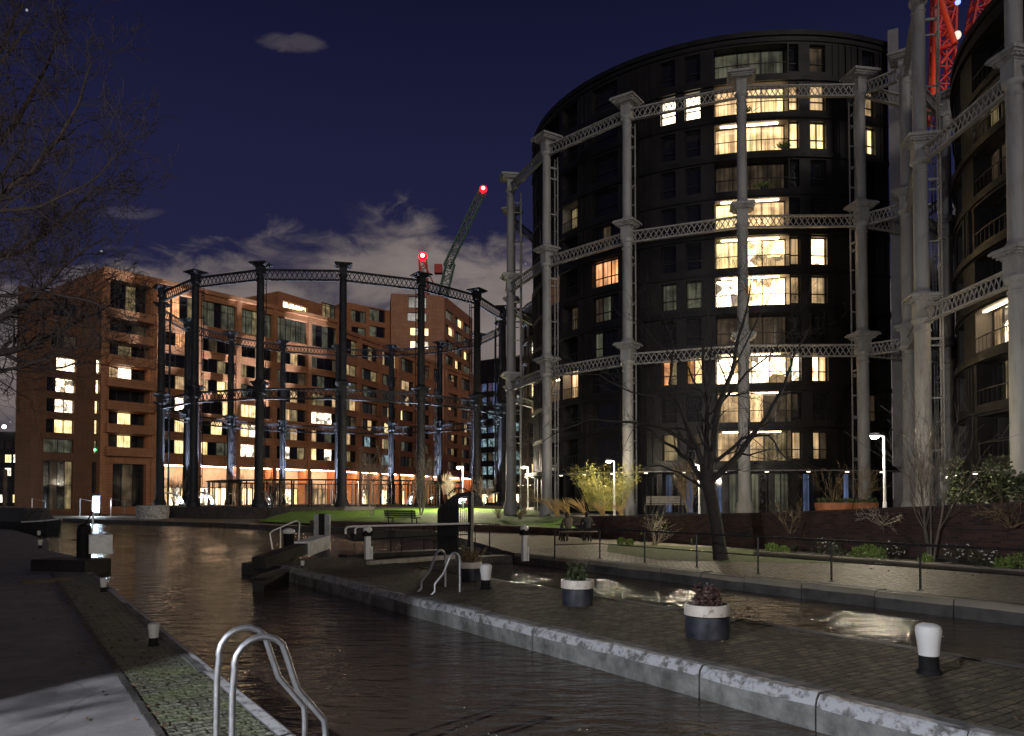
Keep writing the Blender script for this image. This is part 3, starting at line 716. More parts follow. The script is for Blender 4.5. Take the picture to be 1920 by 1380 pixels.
cols1 = [(th1f(1022), th1f(1050)), (th1f(1056), th1f(1084)), (th1f(1112), th1f(1160)), (th1f(1242), th1f(1270)), (th1f(1288), th1f(1318)), (th1f(1344), th1f(1484)), (th1f(1487), th1f(1505)), (th1f(1526), th1f(1556)), (th1f(1626), th1f(1650))]
lm = {(5, 10): ('grey',) * 3, (5, 9): ('warm', 'warm', 'yellow'), (6, 9): ('warm',), (5, 8): ('warm', 'yellow', 'warm'), (6, 8): ('yellow',), (5, 7): ('faint',) * 4,
      (5, 6): ('yellow', 'warm', 'warm'), (5, 5): ('yellow', 'bright', 'bright'), (6, 5): ('dim',), (5, 4): ('white', 'bright', 'bright'), (6, 4): ('dim',), (5, 3): ('faint',) * 3,
      (5, 2): ('white', 'bright', 'white', 'bright'), (6, 2): ('white',), (5, 1): ('dim', 'warm', 'faint'), (5, 0): ('dim', 'dim', 'olive'), (6, 0): ('dim',),
      (3, 2): ('orange', 'olive'), (4, 2): ('orange', 'yellow'), (3, 4): ('grey',), (4, 4): ('grey',), (3, 0): ('olive',), (4, 0): ('dark', 'faint'),
      (7, 8): ('yellow', 'yellow'), (7, 9): ('dim',), (7, 5): ('bright',), (7, 4): ('dim',), (7, 2): ('bright', 'warm'), (7, 0): ('dim', 'faint'), (7, 10): ('faint',), (8, 8): ('yellow', 'yellow'), (8, 9): ('dim',), (8, 2): ('dim', 'dark'), (8, 1): ('faint',), (8, 0): ('faint', 'dark'),
      (2, 5): ('orange', 'orange', 'orange'), (0, 7): ('faint',), (1, 7): ('olive',), (0, 5): ('orange',), (0, 4): ('faint',), (1, 4): ('faint',), (0, 2): ('warm',), (1, 2): ('warm',), (2, 4): ('faint', 'grey', 'dark'), (2, 3): ('grey', 'dark', 'dark'), (2, 6): ('dark', 'faint', 'dark')}
lm[(3, 9)] = ('white',); lm[(4, 9)] = ('white',)
def gk1(n):
    pat = ['dark', 'dark', 'dark', 'grey', 'dark', 'blue', 'grey', 'blue', 'dark', 'blue', 'grey', 'blue', 'grey', 'dark', 'blue', 'dark']
    return [(pat[(i * 7 + 3) % len(pat)], pat[(i * 5 + 1) % len(pat)]) for i in range(n)]
d1 = thing('apartment_building', 'tallest dark round apartment block inside the pale middle gasholder frame', 'building', (C1[0], C1[1], 1.0))
FH = 2.29
def front_y(c, r, px):
    t = drum_th(px, c, r); return c[1] - r * math.cos(t)
KF = front_y(C1, R1, 1420) / front_y((14.5, 57.8), 12.9, 1420)
drum_block(d1, C1, R1, 1.0, 1.9 + 27.55 * KF, cols1, 11, 1.9 + 1.85 * KF, FH * KF, lm, {5, 0, 1}, th1f(1001), th1f(1674), gk1, rng(4), cut=True)
C2, R2 = (34.1, 30.4), 14.2
th2f = lambda px: drum_th(px, C2, R2)
cols2 = [(th2f(1800), th2f(1812)), (th2f(1834), th2f(1908)), (-.88, -.70), (-.62, -.52)]
lm2 = {(1, 2): ('dim', 'white', 'warm'), (1, 6): ('olive', 'faint', 'olive'), (1, 5): ('faint',) * 3, (1, 3): ('dark', 'faint'), (1, 1): ('dark', 'olive', 'dark'), (0, 3): ('olive',), (0, 2): ('faint',), (3, 3): ('yellow',), (0, 1): ('olive',), (2, 1): ('faint',) * 3, (2, 2): ('faint',) * 3}
d2 = thing('apartment_building', 'dark round apartment block cropped by the right edge behind the nearest pale columns', 'building', (C2[0], C2[1], 1.0))
drum_block(d2, C2, R2, 1.0, 22.4, cols2, 8, 3.3, FH, lm2, {1, 2}, -2.25, .45, lambda n: [('grey', 'dark') if i < 2 else ('dark', 'dark') for i in range(n)], rng(5), fins={0, 1, 4}, gz=3.05)
C3, R3 = (14.4, 91), 13.2
cols3 = [(-1.40 + .17 * i, -1.30 + .17 * i) for i in range(5)]
lm3 = {(1, 3): ('warm',), (1, 4): ('yellow', ), (2, 4): ('white',), (2, 5): ('pale',), (1, 6): ('pale',), (0, 4): ('warm',), (0, 6): ('dim',), (0, 2): ('dim',), (2, 3): ('dim',), (0, 0): ('warm',), (1, 0): ('warm',), (2, 0): ('white',)}
d3 = thing('apartment_building', 'dark round block glimpsed between the two leftmost pale columns', 'building', (C3[0], C3[1], 1.0))
drum_block(d3, C3, R3, 1.0, 24.0, cols3, 8, 3.75, FH, lm3, set(), -1.52, .2, lambda n: [('shop', 'shop')] * n, rng(6), fins=False)
b = MB(); pe = drum_map(C1, R1 + .35)(th1f(1674), 0, 0); pe = Vector((pe.x, pe.y, 0)); b.box((pe.x + .12, pe.y + .15, 14.6), (.55, 1.2, 28.6), -.46)
o = b.build('lift_tower', m_core); tag(o, 'narrow pale lift tower rising against the right side of the tall round block', 'tower')
b = MB(); p = D(1716, 900, 62); b.box((p.x, 62, 10.5), (1.5, 6, 20), -.2); b.box((p.x, 58.97, 12), (.9, .03, 15), -.2, 1)
o = b.build('stair_tower', [m_core, m_glassdark]); tag(o, 'low pale stair tower seen in the gap between two pale frames', 'tower')
fm_ = drum_map(C1, R1); rg = rng(88)
for px, k, lab in ((1402, 9, 'dark leafy plant on the sill of the top lit balcony'), (1437, 7, 'pale plant on the sill of the dark balcony above the second pale ring'), (1478, 8, 'small plant at the right end of the balcony with the lit ceiling strip')):
    q = fm_(th1f(px), 1.9 + 1.85 * KF + FH * KF * k + .34, .25); t = thing('potted_plant', lab, 'plant', tuple(q)); b = MB(); b.lathe([(.12, .0), (.15, .22), (.12, .2)], q, 12); b.build('pot', m_barrel, t)
    b = MB(); 
    for i in range(110): b.leaf(q + Vector((rg.gauss(0, .2), rg.gauss(0, .1), .2)), (rg.gauss(0, 1), rg.gauss(0, .6), 1.0), rg.uniform(.15, .5), .03, rg)
    b.build('foliage', m_leaf_gr, t)
# ------------------------------------------------------------------ terracotta apartment building
def line_map(p0, p1):
    p0, p1 = Vector((*p0, 0)), Vector((*p1, 0)); d = (p1 - p0).normalized(); nrm = Vector((d.y, -d.x, 0))   # outward, towards the canal
    def fm(u, z, dd): return p0 + d * u - nrm * dd + Vector((0, 0, z))
    def at(px, py):
        r = ray(px, py); k = (p0 - Vector((0, 0, EYE))).dot(nrm) / r.dot(nrm); q = Vector((0, 0, EYE)) + r * k
        return (q - Vector((p0.x, p0.y, 0))).dot(d), q.z
    fm.at = at; fm.len = (p1 - p0).length; fm.n = nrm; fm.d = d
    return fm
TB = thing('apartment_building', 'orange terracotta apartment building with a lit arcade behind the black gasholder', 'building', (-40, 105, 0))
rg = rng(21)
A0, A1 = (-56.1, 87.8), (-28.1, 123.0)
fA = line_map(A0, A1)
ROOF = 30.5
def U(fm, px, py=750): return fm.at(px, py)[0]
def rowz(k): return (7.9 + 2.87 * k, 7.9 + 2.87 * k + 1.85) if k < 6 else (25.7, 29.2)
def rect(fm, x0, y0, x1, y1):
    a, z1_ = fm.at(x0, (y0 + y1) / 2)[0], fm.at((x0 + x1) / 2, y0)[1]
    return (a, fm.at(x1, (y0 + y1) / 2)[0], fm.at((x0 + x1) / 2, y1)[1], z1_)
ops = []; todo = []
# left block
wl_ = [((106, 671, 143, 696), ('white', 'white')), ((88, 709, 141, 735), ('dark', 'white', 'white')), ((87, 748, 139, 773), ('dark', 'white', 'pale')), ((86, 786, 138, 812), ('dark', 'yellow', 'yellow')), ((82, 823, 138, 849), ('grey', 'grey')),
       ((100, 568, 145, 594), ('dark', 'dark')), ((97, 628, 145, 652), ('dark', 'faint')),
       ((181, 674, 188, 701), ('white',)), ((180, 712, 187, 738), ('bright',)), ((178, 751, 185, 776), ('yellow',)), ((177, 787, 184, 814), ('yellow',)), ((176, 826, 183, 851), ('olive',)), ((182, 628, 189, 655), ('faint',)), ((183, 575, 190, 600), ('dark',)), ((172, 866, 180, 925), ('dark',)), ((80, 864, 137, 955), ('dark', 'faint', 'dark', 'olive'))]
KD = {'yellow': 'yellow'}
for r4, kd in wl_:
    q = rect(fA, *r4); ops.append((*q, .45)); todo.append((q, .45, kd, .5 if r4[3] > 950 else None))
# corner balcony bay
uc0, uc1 = U(fA, 204), U(fA, 281)
zb_ = [6.0 + 2.87 * k for k in range(7)]
bal = []
ck = {0: ('dark', 'yellow', 'dark'), 1: ('dark', 'yellow', 'dark'), 2: ('dark', 'dark', 'dark'), 3: ('dim', 'white', 'dark'), 4: ('dark', 'olive', 'dark'), 5: ('dark', 'dark', 'faint'), 6: ('dark', 'dark', 'olive', 'dark')}
for k in range(7):
    za = fA.at(240, 859 - 41.5 * k)[1] if False else 8.05 + 2.87 * k
    zt = za + (1.95 if k < 6 else 4.1)
    ops.append((uc0, uc1, za, zt, 1.6)); todo.append(((uc0, uc1, za, zt), 1.6, ck[k], None)); bal.append((za, zt))
ops.append((U(fA, 213), U(fA, 276), .9, 6.3, .8)); todo.append(((U(fA, 213), U(fA, 276), .9, 6.3), .8, ('dark', 'faint', 'dark'), None))
uL, uS = U(fA, 30), U(fA, 189)
# long wing bays
piersA = [288, 372, 446, 514, 579, 643]
baysA = [(U(fA, a) + .38, U(fA, c) - .38) for a, c in zip(piersA, piersA[1:])]
litA = {(0, 6): ('orange', 'orange', 'orange', 'dark', 'olive'), (0, 5): ('pale', 'dark', 'orange', 'dark'), (0, 4): ('dark',) * 4, (0, 3): ('dim', 'dark', 'dim', 'olive'), (0, 2): ('white', 'dark', 'white', 'dark'), (0, 1): ('yellow', 'dark', 'yellow', 'olive'), (0, 0): ('yellow', 'dark', 'yellow', 'dim'),
        (1, 3): ('dim', 'dark', 'yellow', 'dim'), (1, 2): ('dark', 'dark', 'yellow'), (1, 0): ('yellow', 'dark', 'grey', 'grey'), (1, 1): ('dark', 'yellow', 'dark'), (1, 6): ('grey', 'grey', 'dark', 'grey', 'grey'),
        (2, 2): ('yellow', 'yellow', 'dark'), (2, 1): ('yellow', 'pale', 'dark'), (2, 0): ('pale', 'pale', 'dim', 'dark'), (2, 6): ('grey', 'grey', 'olive', 'grey', 'grey'),
        (3, 3): ('dark', 'dark', 'dim', 'dark'), (3, 0): ('dark', 'white', 'dark', 'olive'), (3, 6): ('grey',) * 6, (3, 1): ('dark', 'grey', 'dim', 'dark'), (3, 2): ('dark', 'dim', 'olive', 'dark'),
        (4, 3): ('olive', 'olive', 'dark', 'dim'), (4, 2): ('white', 'pale', 'pale', 'dark'), (4, 1): ('dim', 'dark', 'grey', 'dark'), (4, 0): ('yellow', 'dark', 'pale', 'dark'), (4, 6): ('grey', 'dark', 'grey', 'dark', 'grey')}
fallback = [('dark', 'grey', 'dark', 'dark'), ('dark', 'dark', 'olive', 'dark'), ('grey', 'dark', 'dark', 'faint'), ('dark', 'faint', 'dark', 'dark'), ('olive', 'dark', 'dim', 'dark')]
shops = []
def arcade(fm, u0, u1, ops, ztop=6.4):
    ops.append((u0 + .02, u1 - .02, .25, ztop, 2.2)); shops.append((fm, u0 + .02, u1 - .02, ztop))
for bi, (a, c) in enumerate(baysA):
    for k in range(7):
        z0_, z1_ = rowz(k); ops.append((a, c, z0_, z1_, .55)); todo.append(((a, c, z0_, z1_), .55, litA.get((bi, k)) or fallback[(bi * 3 + k * 2) % 5], .7 if k == 6 else None))
    arcade(fA, a, c, ops)
w = MB()
lowops = [o for o in ops if o[1] <= uS]; hiops = [o for o in ops if o[0] >= uS]
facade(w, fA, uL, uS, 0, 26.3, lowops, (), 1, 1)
facade(w, fA, uS, fA.len - .0, 0, ROOF, hiops, (), 0, 0)
# side and rear of the left block, roofs
def slab_roof(b, fm, u0, u1, z, dep, mi=0):
    b.add([fm(u0, z, 0), fm(u1, z, 0), fm(u1, z, dep), fm(u0, z, dep)], [(0, 1, 2, 3)], mi)
w.add([fA(uL, 26.3, 0), fA(uS, 26.3, 0), fA(uS, 26.3, 16), fA(uL, 26.3, 0) + Vector((-7.6, 14.0, 0))], [(0, 1, 2, 3)], 0); slab_roof(w, fA, uS, fA.len, ROOF, 16)
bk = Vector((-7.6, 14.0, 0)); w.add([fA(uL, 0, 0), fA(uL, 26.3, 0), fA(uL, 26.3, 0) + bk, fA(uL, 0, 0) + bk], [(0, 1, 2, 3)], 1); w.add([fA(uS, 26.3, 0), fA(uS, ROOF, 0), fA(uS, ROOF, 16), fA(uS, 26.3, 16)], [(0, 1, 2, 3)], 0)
wallA = w.build('wall', [m_terra, m_terra_shaded], TB)
tr = MB()                                              # piers, spandrel lips, cornice standing proud
for px in piersA[:-1]: u = U(fA, px); fhex(tr, fA, u - .33, u + .33, 6.62, ROOF - .45, -.28, -.004); fhex(tr, fA, u - .33, u + .33, 0, 6.38, -.28, -.004)
fhex(tr, fA, uS + .02, fA.len, ROOF - .44, ROOF + .15, -.34, .2)
fhex(tr, fA, U(fA, 288) - .42, fA.len, 6.38, 6.62, -.30, -.004)
for (a, c) in baysA:
    for k in range(7): z0_ = rowz(k)[0]; fhex(tr, fA, a + .02, c - .02, z0_ - .22, z0_ - .02, -.10, -.004)
tr.build('piers', m_terra, TB)
for za, zt in bal:
    q = MB(); fhex(q, fA, uc0 - .5, uc1 + .15, za - .85, za + .28, -.9, -.76); fhex(q, fA, uc0 - .5, uc1 + .15, za - .85, za - .68, -.755, -.004)
    fhex(q, fA, uc0 - .5, uc0 - .36, za - .67, za + .28, -.755, -.004); fhex(q, fA, uc1 + .01, uc1 + .15, za - .67, za + .28, -.755, -.004)
    q.build('balcony', m_terra, TB)
for q, d, kd, tr_ in todo: window(TB, fA, q, d, kd, 1.0, tr_, .07)
# receding wing
B0, B1 = (-28.1, 123.0), (-8.9, 172)
fB = line_map(B0, B1); ops = []; todo = []; nb = 8
baysB = [(fB.len * i / nb + .42, fB.len * (i + 1) / nb - .42) for i in range(nb)]
litB = {(0, 5): ('olive', 'dim', 'olive'), (1, 5): ('grey', 'dark', 'olive'), (2, 6): ('dim', 'dark', 'dim'), (3, 5): ('dark', 'dim', 'dim', 'dark'), (0, 6): ('olive', 'dim', 'dark', 'olive'), (1, 1): ('dark', 'ice', 'dark'), (2, 0): ('ice', 'ice', 'dark'), (2, 2): ('dark', 'yellow', 'dark'), (2, 1): ('dim', 'olive', 'dark'), (0, 4): ('grey', 'olive', 'grey'), (0, 3): ('dim', 'grey', 'dim'), (4, 3): ('dark', 'yellow', 'dark'), (5, 2): ('ice', 'dark', 'dark'), (6, 4): ('dim', 'dark'), (3, 3): ('yellow', 'dark', 'dark')}
for bi, (a, c) in enumerate(baysB):
    for k in range(7):
        z0_, z1_ = rowz(k)
        if k == 6: z1_ = 28.2
        ops.append((a, c, z0_, z1_, .55)); todo.append(((a, c, z0_, z1_), .55, litB.get((bi, k)) or fallback[(bi * 2 + k * 3 + 1) % 5], .7 if k == 6 else None))
    arcade(fB, a, c, ops)
w = MB(); facade(w, fB, 0, fB.len, 0, 29.4, ops); slab_roof(w, fB, 0, fB.len, 29.4, 9); w.build('wall', m_terra, TB)
tr = MB()
for i in range(nb + 1):
    u = fB.len * i / nb; fhex(tr, fB, u - .38, u + .38, 6.62, 28.9, -.3, -.004); fhex(tr, fB, u - .38, u + .38, 0, 6.38, -.3, -.004)
fhex(tr, fB, .1, fB.len, 28.92, 29.5, -.34, .2); fhex(tr, fB, .1, fB.len, 6.38, 6.62, -.32, -.004)
for (a, c) in baysB:
    for k in range(7): z0_ = rowz(k)[0]; fhex(tr, fB, a + .02, c - .02, z0_ - .22, z0_ - .02, -.10, -.004)
tr.build('piers', m_terra, TB)
for q, d, kd, tr_ in todo: window(TB, fB, q, d, kd, 1.0, tr_, .08)
# arcade shopfronts: glazed back wall, warm strip light under the soffit
for i, (fm, u0, u1, zt) in enumerate(shops):
    n = 6; kinds = tuple(('shop', 'shop', 'warm', 'shop', 'pale', 'yellow')[(i * 2 + k) % 6] for k in range(n)) if i != 4 else ('dim',) * n
    window(TB, fm, (u0, u1, .3, 3.5), 2.15, kinds, 1.0, None, .12, name='shopfront')
    q = MB(); fhex(q, fm, u0, u1, 3.5, zt - .01, 2.1, 2.19); q.build('fascia', m_fascia, TB)
    q = MB(); fhex(q, fm, u0 + .1, u1 - .1, zt - .14, zt - .06, .12, .30); q.build('strip_lamp', m_strip, TB)
# rooftop storey on the long wing and the tower behind
def simple_wing(p0, p1, z0, z1, dep, rects, name_mat=m_terra, todo_d=.4, depth_side=True):
    fm = line_map(p0, p1); ops = [(*r4, todo_d) for r4, kd in rects]; w = MB()
    facade(w, fm, 0, fm.len, z0, z1, ops); slab_roof(w, fm, 0, fm.len, z1, dep)
    w.add([fm(fm.len, z0, 0), fm(fm.len, z0, dep), fm(fm.len, z1, dep), fm(fm.len, z1, 0)], [(0, 1, 2, 3)], 0)
    w.add([fm(0, z0, 0), fm(0, z1, 0), fm(0, z1, dep), fm(0, z0, dep)], [(0, 1, 2, 3)], 0)
    w.build('wall', name_mat, TB)
    for r4, kd in rects: window(TB, fm, r4, todo_d, kd, 1.0, None, .09)
    return fm
pa_, pb_ = D(522, 600, 119), D(640, 600, 131)
fm = line_map(xy(pa_), xy(pb_))
simple_wing(xy(pa_), xy(pb_), 27, 34.2, 8, [(rect(fm, 531, 570, 577, 587), ('white', 'bright', 'white', 'bright')), (rect(fm, 605, 570, 630, 596), ('olive', 'olive', 'grey'))])
pa_, pb_ = D(646, 600, 150), D(742, 600, 158)
fm = line_map(xy(pa_), xy(pb_))
simple_wing(xy(pa_), xy(pb_), 0, 40.5, 8, [(rect(fm, 659, 583, 686, 604), ('grey', 'dark', 'grey')), (rect(fm, 693, 580, 722, 603), ('grey', 'grey', 'dark')), (rect(fm, 659, 614, 686, 634), ('dark', 'grey')), (rect(fm, 693, 612, 722, 632), ('grey', 'dark'))])
pa_, pb_ = D(733, 600, 156), D(833, 600, 158)
fm = line_map(xy(pa_), xy(pb_))
fT = simple_wing(xy(pa_), xy(pb_), 0, 43.8, 9, [(rect(fm, 766, 556, 800, 577), ('grey', 'dark', 'grey')), (rect(fm, 764, 586, 800, 602), ('dark', 'grey')), (rect(fm, 769, 614, 804, 629), ('yellow', 'dark', 'yellow')), (rect(fm, 769, 639, 804, 654), ('yellow', 'dark', 'pale'))])
pc_ = D(886, 600, 178)
fm = line_map(xy(pb_), xy(pc_)); rr = []
kk = [('grey',), ('dark', 'grey'), ('yellow', 'dark'), ('dark', 'yellow'), ('grey', 'dark')]
for k in range(11):
    for j in range(3):
        a = 1.0 + j * (fm.len - 1.2) / 3; rr.append(((a, a + (fm.len - 1.2) / 3 - 1.0, 8 + 3.15 * k, 8 + 3.15 * k + 1.9), kk[(k * 2 + j * 3) % 5]))
simple_wing(xy(pb_), xy(pc_), 0, 43.8, 5, rr)
# red-lit plant room on the roof
b = MB(); p = D(512, 560, 128); b.box((p.x, 128, 32.4), (2.8, 3, 4.2)); b.build('plant_room', m_terra, TB)
b = MB(); b.box((p.x, 126.3, 34.0), (2.2, .2, .5)); b.build('red_warning_lamp', glow('red_strip', (1, .06, .05), 2.2), TB)
light('plant_room_glow', 'POINT', 120, (1, .1, .08), TB, Vector((p.x, 125.2, 34.2)) - ORG[TB], .2)

# glass office far right of the black frame, and a far block at the left edge
def box_office(root, p0, p1, z1, rows, ncol, kindf, wallm, dep=14, z0=0, fh=3.4, wn_name='window'):
    fm = line_map(p0, p1); w = MB(); rs_ = []
    for k in range(rows):
        for j in range(ncol):
            a = .3 + j * (fm.len - .3) / ncol; rs_.append(((a, a + (fm.len - .3) / ncol - .35, z0 + .9 + fh * k, z0 + .9 + fh * k + fh * .62), kindf(k, j)))
    facade(w, fm, 0, fm.len, z0, z1, [(*r4, .25) for r4, kd in rs_]); slab_roof(w, fm, 0, fm.len, z1, dep)
    w.add([fm(0, z0, 0), fm(0, z1, 0), fm(0, z1, dep), fm(0, z0, dep)], [(0, 1, 2, 3)], 0); w.add([fm(fm.len, z0, 0), fm(fm.len, z0, dep), fm(fm.len, z1, dep), fm(fm.len, z1, 0)], [(0, 1, 2, 3)], 0)
    w.build('wall', wallm, root)
    for r4, kd in rs_: window(root, fm, r4, .25, kd, 1.0, None, .08, wn_name)
r_ = rng(9)
OB = thing('office_building', 'bluish lit glass office seen through the right side of the black frame', 'building', (-3, 165, 0))
box_office(OB, xy(D(893, 800, 190)), xy(D(975, 800, 182)), 36, 9, 4, lambda k, j: ('purple', 'blue') if k > 6 else (r_.choice(['ice', 'blue', 'ice', 'faint']), r_.choice(['ice', 'dark', 'ice'])) if k > 0 else ('orange', 'shop'), m_clad)
FB = thing('distant_building', 'distant block with small lit windows at the left edge of the canal', 'building', (-130, 185, 0))
box_office(FB, xy(D(-70, 800, 190)), xy(D(40, 800, 190)), 18.5, 5, 7, lambda k, j: (r_.choice(['pale', 'dark', 'dim', 'yellow', 'dark']),), m_clad2, fh=3.3)
b = MB(); p = D(8, 785, 189); b.ball((p.x, 189, 19.6), .45); b.build('roof_lamp', glow('cool_lamp', (.8, .85, 1), 14), FB)

# ------------------------------------------------------------------ park pavilion and plinth inside the black frame
b = MB(); b.lathe([(22.4, -.2), (22.4, 1.08)], (DC[0], DC[1], 0), 72); o = b.build('park_plinth', M('dark_brick_plinth', (.045, .035, .03), .8, var=.4, scale=2)); tag(o, kind='structure')
PV = thing('pavilion', 'circular park pavilion with a thin roof on slim posts inside the black frame', 'pavilion', (DC[0], DC[1], 1.1))
b = MB(); n = 72
for i in range(n):
    a, c = 2 * math.pi * i / n, 2 * math.pi * (i + 1) / n
    def pp(r, t, z): return (DC[0] + r * math.cos(t), DC[1] + r * math.sin(t), z)
    b.hexa([pp(12, a, 3.85), pp(15.2, a, 3.85), pp(15.2, c, 3.85), pp(12, c, 3.85), pp(12, a, 3.93), pp(15.2, a, 3.93), pp(15.2, c, 3.93), pp(12, c, 3.93)])
b.build('roof', m_black, PV)
r_ = rng(31)
pm = M('mirror_steel', (.09, .085, .08), .22, .9, var=.3)
for i in range(90):
    a = 2 * math.pi * i / 90; r = 12.3 if i % 2 else 15.0; h = r_.uniform(.06, .15)
    b = MB(); b.box((DC[0] + r * math.cos(a), DC[1] + r * math.sin(a), 2.46), (h, .10, 2.75), a + math.pi / 2); b.build('post', pm, PV)

# ------------------------------------------------------------------ street lamps
def lamp_proto(label):
    t = thing('street_lamp', label, 'street lamp', (0, 0, 0), 'street lamps on the plaza')
    b = MB(); b.tube([(0, 0, 0), (0, 0, .9), (0, 0, .92), (0, 0, 3.45)], [.075, .075, .055, .045], 10); b.build('pole', m_white, t, local=True)
    b = MB(); b.tube([(0, 0, 3.43), (0, 0, 3.5), (-.25, 0, 3.56)], [.04, .04, .035], 8); b.build('arm', m_white, t, local=True)
    b = MB(); b.lathe([(.05, 3.64), (.16, 3.62), (.2, 3.55), (.2, 3.50)], (-.36, 0, 0), 14); h = b.build('lamp_head', m_white, t, local=True)
    b = MB(); b.lathe([(.02, 3.40), (.12, 3.42), (.165, 3.495)], (-.36, 0, 0), 14); b.build('lens', m_lamp_white, h, local=True)
    light('street_light', 'POINT', 1, (1.0, .86, .62), t, (-.36, 0, 3.30), .12)
    return t
LAMPS = [((1152, 957), 41.0, 865, 330, 'street lamp rising out of the lit bamboo clump'), ((1311, 962), 32.6, 872, 330, 'street lamp half hidden by the trunk of the large bare tree'),
         ((1659, 948), 27.0, 818, 620, 'tall street lamp beside the rusty planters near the right columns'), ((868, 950), 66, 876, 3600, 'street lamp on the lawn beside the black frame'), ((990, 950), 74, 876, 1200, 'street lamp glowing between the two leftmost pale columns')]
protoL = None
for (px, py), Y, hy, e, lab in LAMPS:
    if protoL is None: o = protoL = lamp_proto(lab); KL = ALLKIDS(o)
    else:
        o = protoL.copy(); COL.objects.link(o)
        for ch in KL:
            k = ch.copy(); COL.objects.link(k); k.parent = o
            if k.type == 'LIGHT': k.data = ch.data.copy()
            for c2 in ALLKIDS(ch): k2 = c2.copy(); COL.objects.link(k2); k2.parent = k
    p = D(px, py, Y); o.location = (p.x, Y, .97 if Y < 60 else 1.0); o['label'] = lab
    hz = D(px, hy, Y).z - o.location.z; o.scale = (1, 1, max(.8, hz / 3.5)) if False else (hz / 3.5,) * 3
    for ch in ALLKIDS(o):
        if ch.type == 'LIGHT': ch.data.energy = e
# lamp behind the photographer that lights the near towpath
t = thing('street_lamp', 'towpath street lamp standing behind the photographer', 'street lamp', (-9.2, -2.6, 0))
b = MB(); b.tube([(-9.2, -2.6, 0), (-9.2, -2.6, 5.2)], [.09, .055], 10); b.build('pole', m_steel, t)
b = MB(); b.box((-8.9, -2.5, 5.24), (.7, .22, .1), .2); b.build('lamp_head', m_steel, t)
light('towpath_light', 'POINT', 7000, (.86, .90, 1.0), t, Vector((.35, .12, 5.1)), .07)
# leafy hedge added out of frame to shade the middle distance
def clump(b, c, rad, n, L0, W0, rg, mi=0, flat=.0):
    for _ in range(n):
        v = Vector((rg.gauss(0, 1), rg.gauss(0, 1), rg.gauss(0, 1))); v.normalize(); r = rg.random() ** .45
        p = Vector((c[0] + v.x * rad[0] * r, c[1] + v.y * rad[1] * r, c[2] + v.z * rad[2] * r))
        d = v + Vector((rg.uniform(-1, 1), rg.uniform(-1, 1), rg.uniform(-.4, 1))) * .9; b.leaf(p, d, L0 * rg.uniform(.6, 1.3), W0 * rg.uniform(.6, 1.3), rg, mi)
t = thing('blocker', 'tall leafy hedge beside the towpath left of the photographer', 'blocker', (-7.6, 1.2, 0))
b = MB(); rg2 = rng(77)
b.hexa([(-11.4, 1.6, 0), (-7.3, 1.0, 0), (-7.3, 1.9, 0), (-11.4, 2.5, 0), (-11.3, 1.7, 4.75), (-7.4, 1.1, 4.6), (-7.4, 1.8, 4.6), (-11.3, 2.4, 4.75)]); b.build('core', m_leaf_dk, t)
b = MB()
for i in range(26): clump(b, (-11.4 + 4.3 * rg2.random(), 1.6 + .6 * rg2.random(), rg2.uniform(.2, 4.6)), (.55, .55, .5), 90, .13, .045, rg2)
for i in range(22): clump(b, (-7.45 + rg2.uniform(-.5, .3), 1.5 + rg2.uniform(-.4, .4), rg2.uniform(.2, 4.4)), (.28, .3, .3), 40, .12, .03, rg2)
b.build('foliage', m_leaf_dk, t)
BLOCKER = t

# ------------------------------------------------------------------ trees
def branches(b, p, d, ln, r, lev, rg, spread=.55, up=.12, nseg=3, kids=(2, 4), shrink=.68, rmin=.004, n=5, wig=.22):
    pts, rs = [Vector(p)], [r]; d = Vector(d).normalized(); nodes = []
    for i in range(nseg):
        d = (d + Vector((rg.gauss(0, wig), rg.gauss(0, wig), rg.gauss(0, wig) + up))).normalized()
        pts.append(pts[-1] + d * ln / nseg); rs.append(max(rmin, r * (1 - .55 * (i + 1) / nseg))); nodes.append((pts[-1], d.copy(), rs[-1]))
    b.tube(pts, rs, max(3, n), caps=False)
    if lev <= 0: return
    for q, dd, rr in nodes:
        for _ in range(rg.randint(*kids) if q is nodes[-1][0] else rg.randint(max(0, kids[0] - 1), max(1, kids[1] - 1))):
            ax = Vector((rg.gauss(0, 1), rg.gauss(0, 1), rg.gauss(0, 1))); ax = (ax - dd * ax.dot(dd)).normalized()
            nd = (dd + ax * spread * rg.uniform(.7, 1.5)).normalized()
            branches(b, q, nd, ln * shrink * rg.uniform(.7, 1.15), max(rmin, rr * .62), lev - 1, rg, spread, up, max(2, nseg - (lev < 3)), kids, shrink, rmin, n - 1, wig)
def limb(b, pxs, Y0, Y1, r0, r1, rg, tw, n=7, seed_lev=2):
    """a bough through photo points at depths Y0..Y1, with twigs along it"""
    k = len(pxs); pts = [D(x, y, Y0 + (Y1 - Y0) * i / (k - 1)) for i, (x, y) in enumerate(pxs)]
    fine = []
    for i in range(k - 1):
        for j in range(3):
            q = pts[i].lerp(pts[i + 1], j / 3); fine.append(q + Vector((rg.uniform(-1, 1), rg.uniform(-1, 1), rg.uniform(-1, 1))) * .035)
    fine.append(pts[-1]); m = len(fine)
    rs = [r0 + (r1 - r0) * (i / (m - 1)) ** .75 for i in range(m)]
    b.tube(fine, rs, n, caps=True)
    for i in range(1, m):
        for _ in range(tw):
            dd = (fine[i] - fine[i - 1]).normalized(); ax = Vector((rg.gauss(0, 1), rg.gauss(0, 1), rg.gauss(0, .8))); ax = (ax - dd * ax.dot(dd)).normalized()
            w = i / m
            branches(b, fine[i], dd * .8 + ax * rg.uniform(.6, 1.1), rg.uniform(.5, 1.15) * (1.1 - .4 * w), max(.006, rs[i] * .38), seed_lev, rg, .55, .08, 3, (1, 2), .66, .0045, 4)
rg = rng(12)
base = G(1351, 1050)
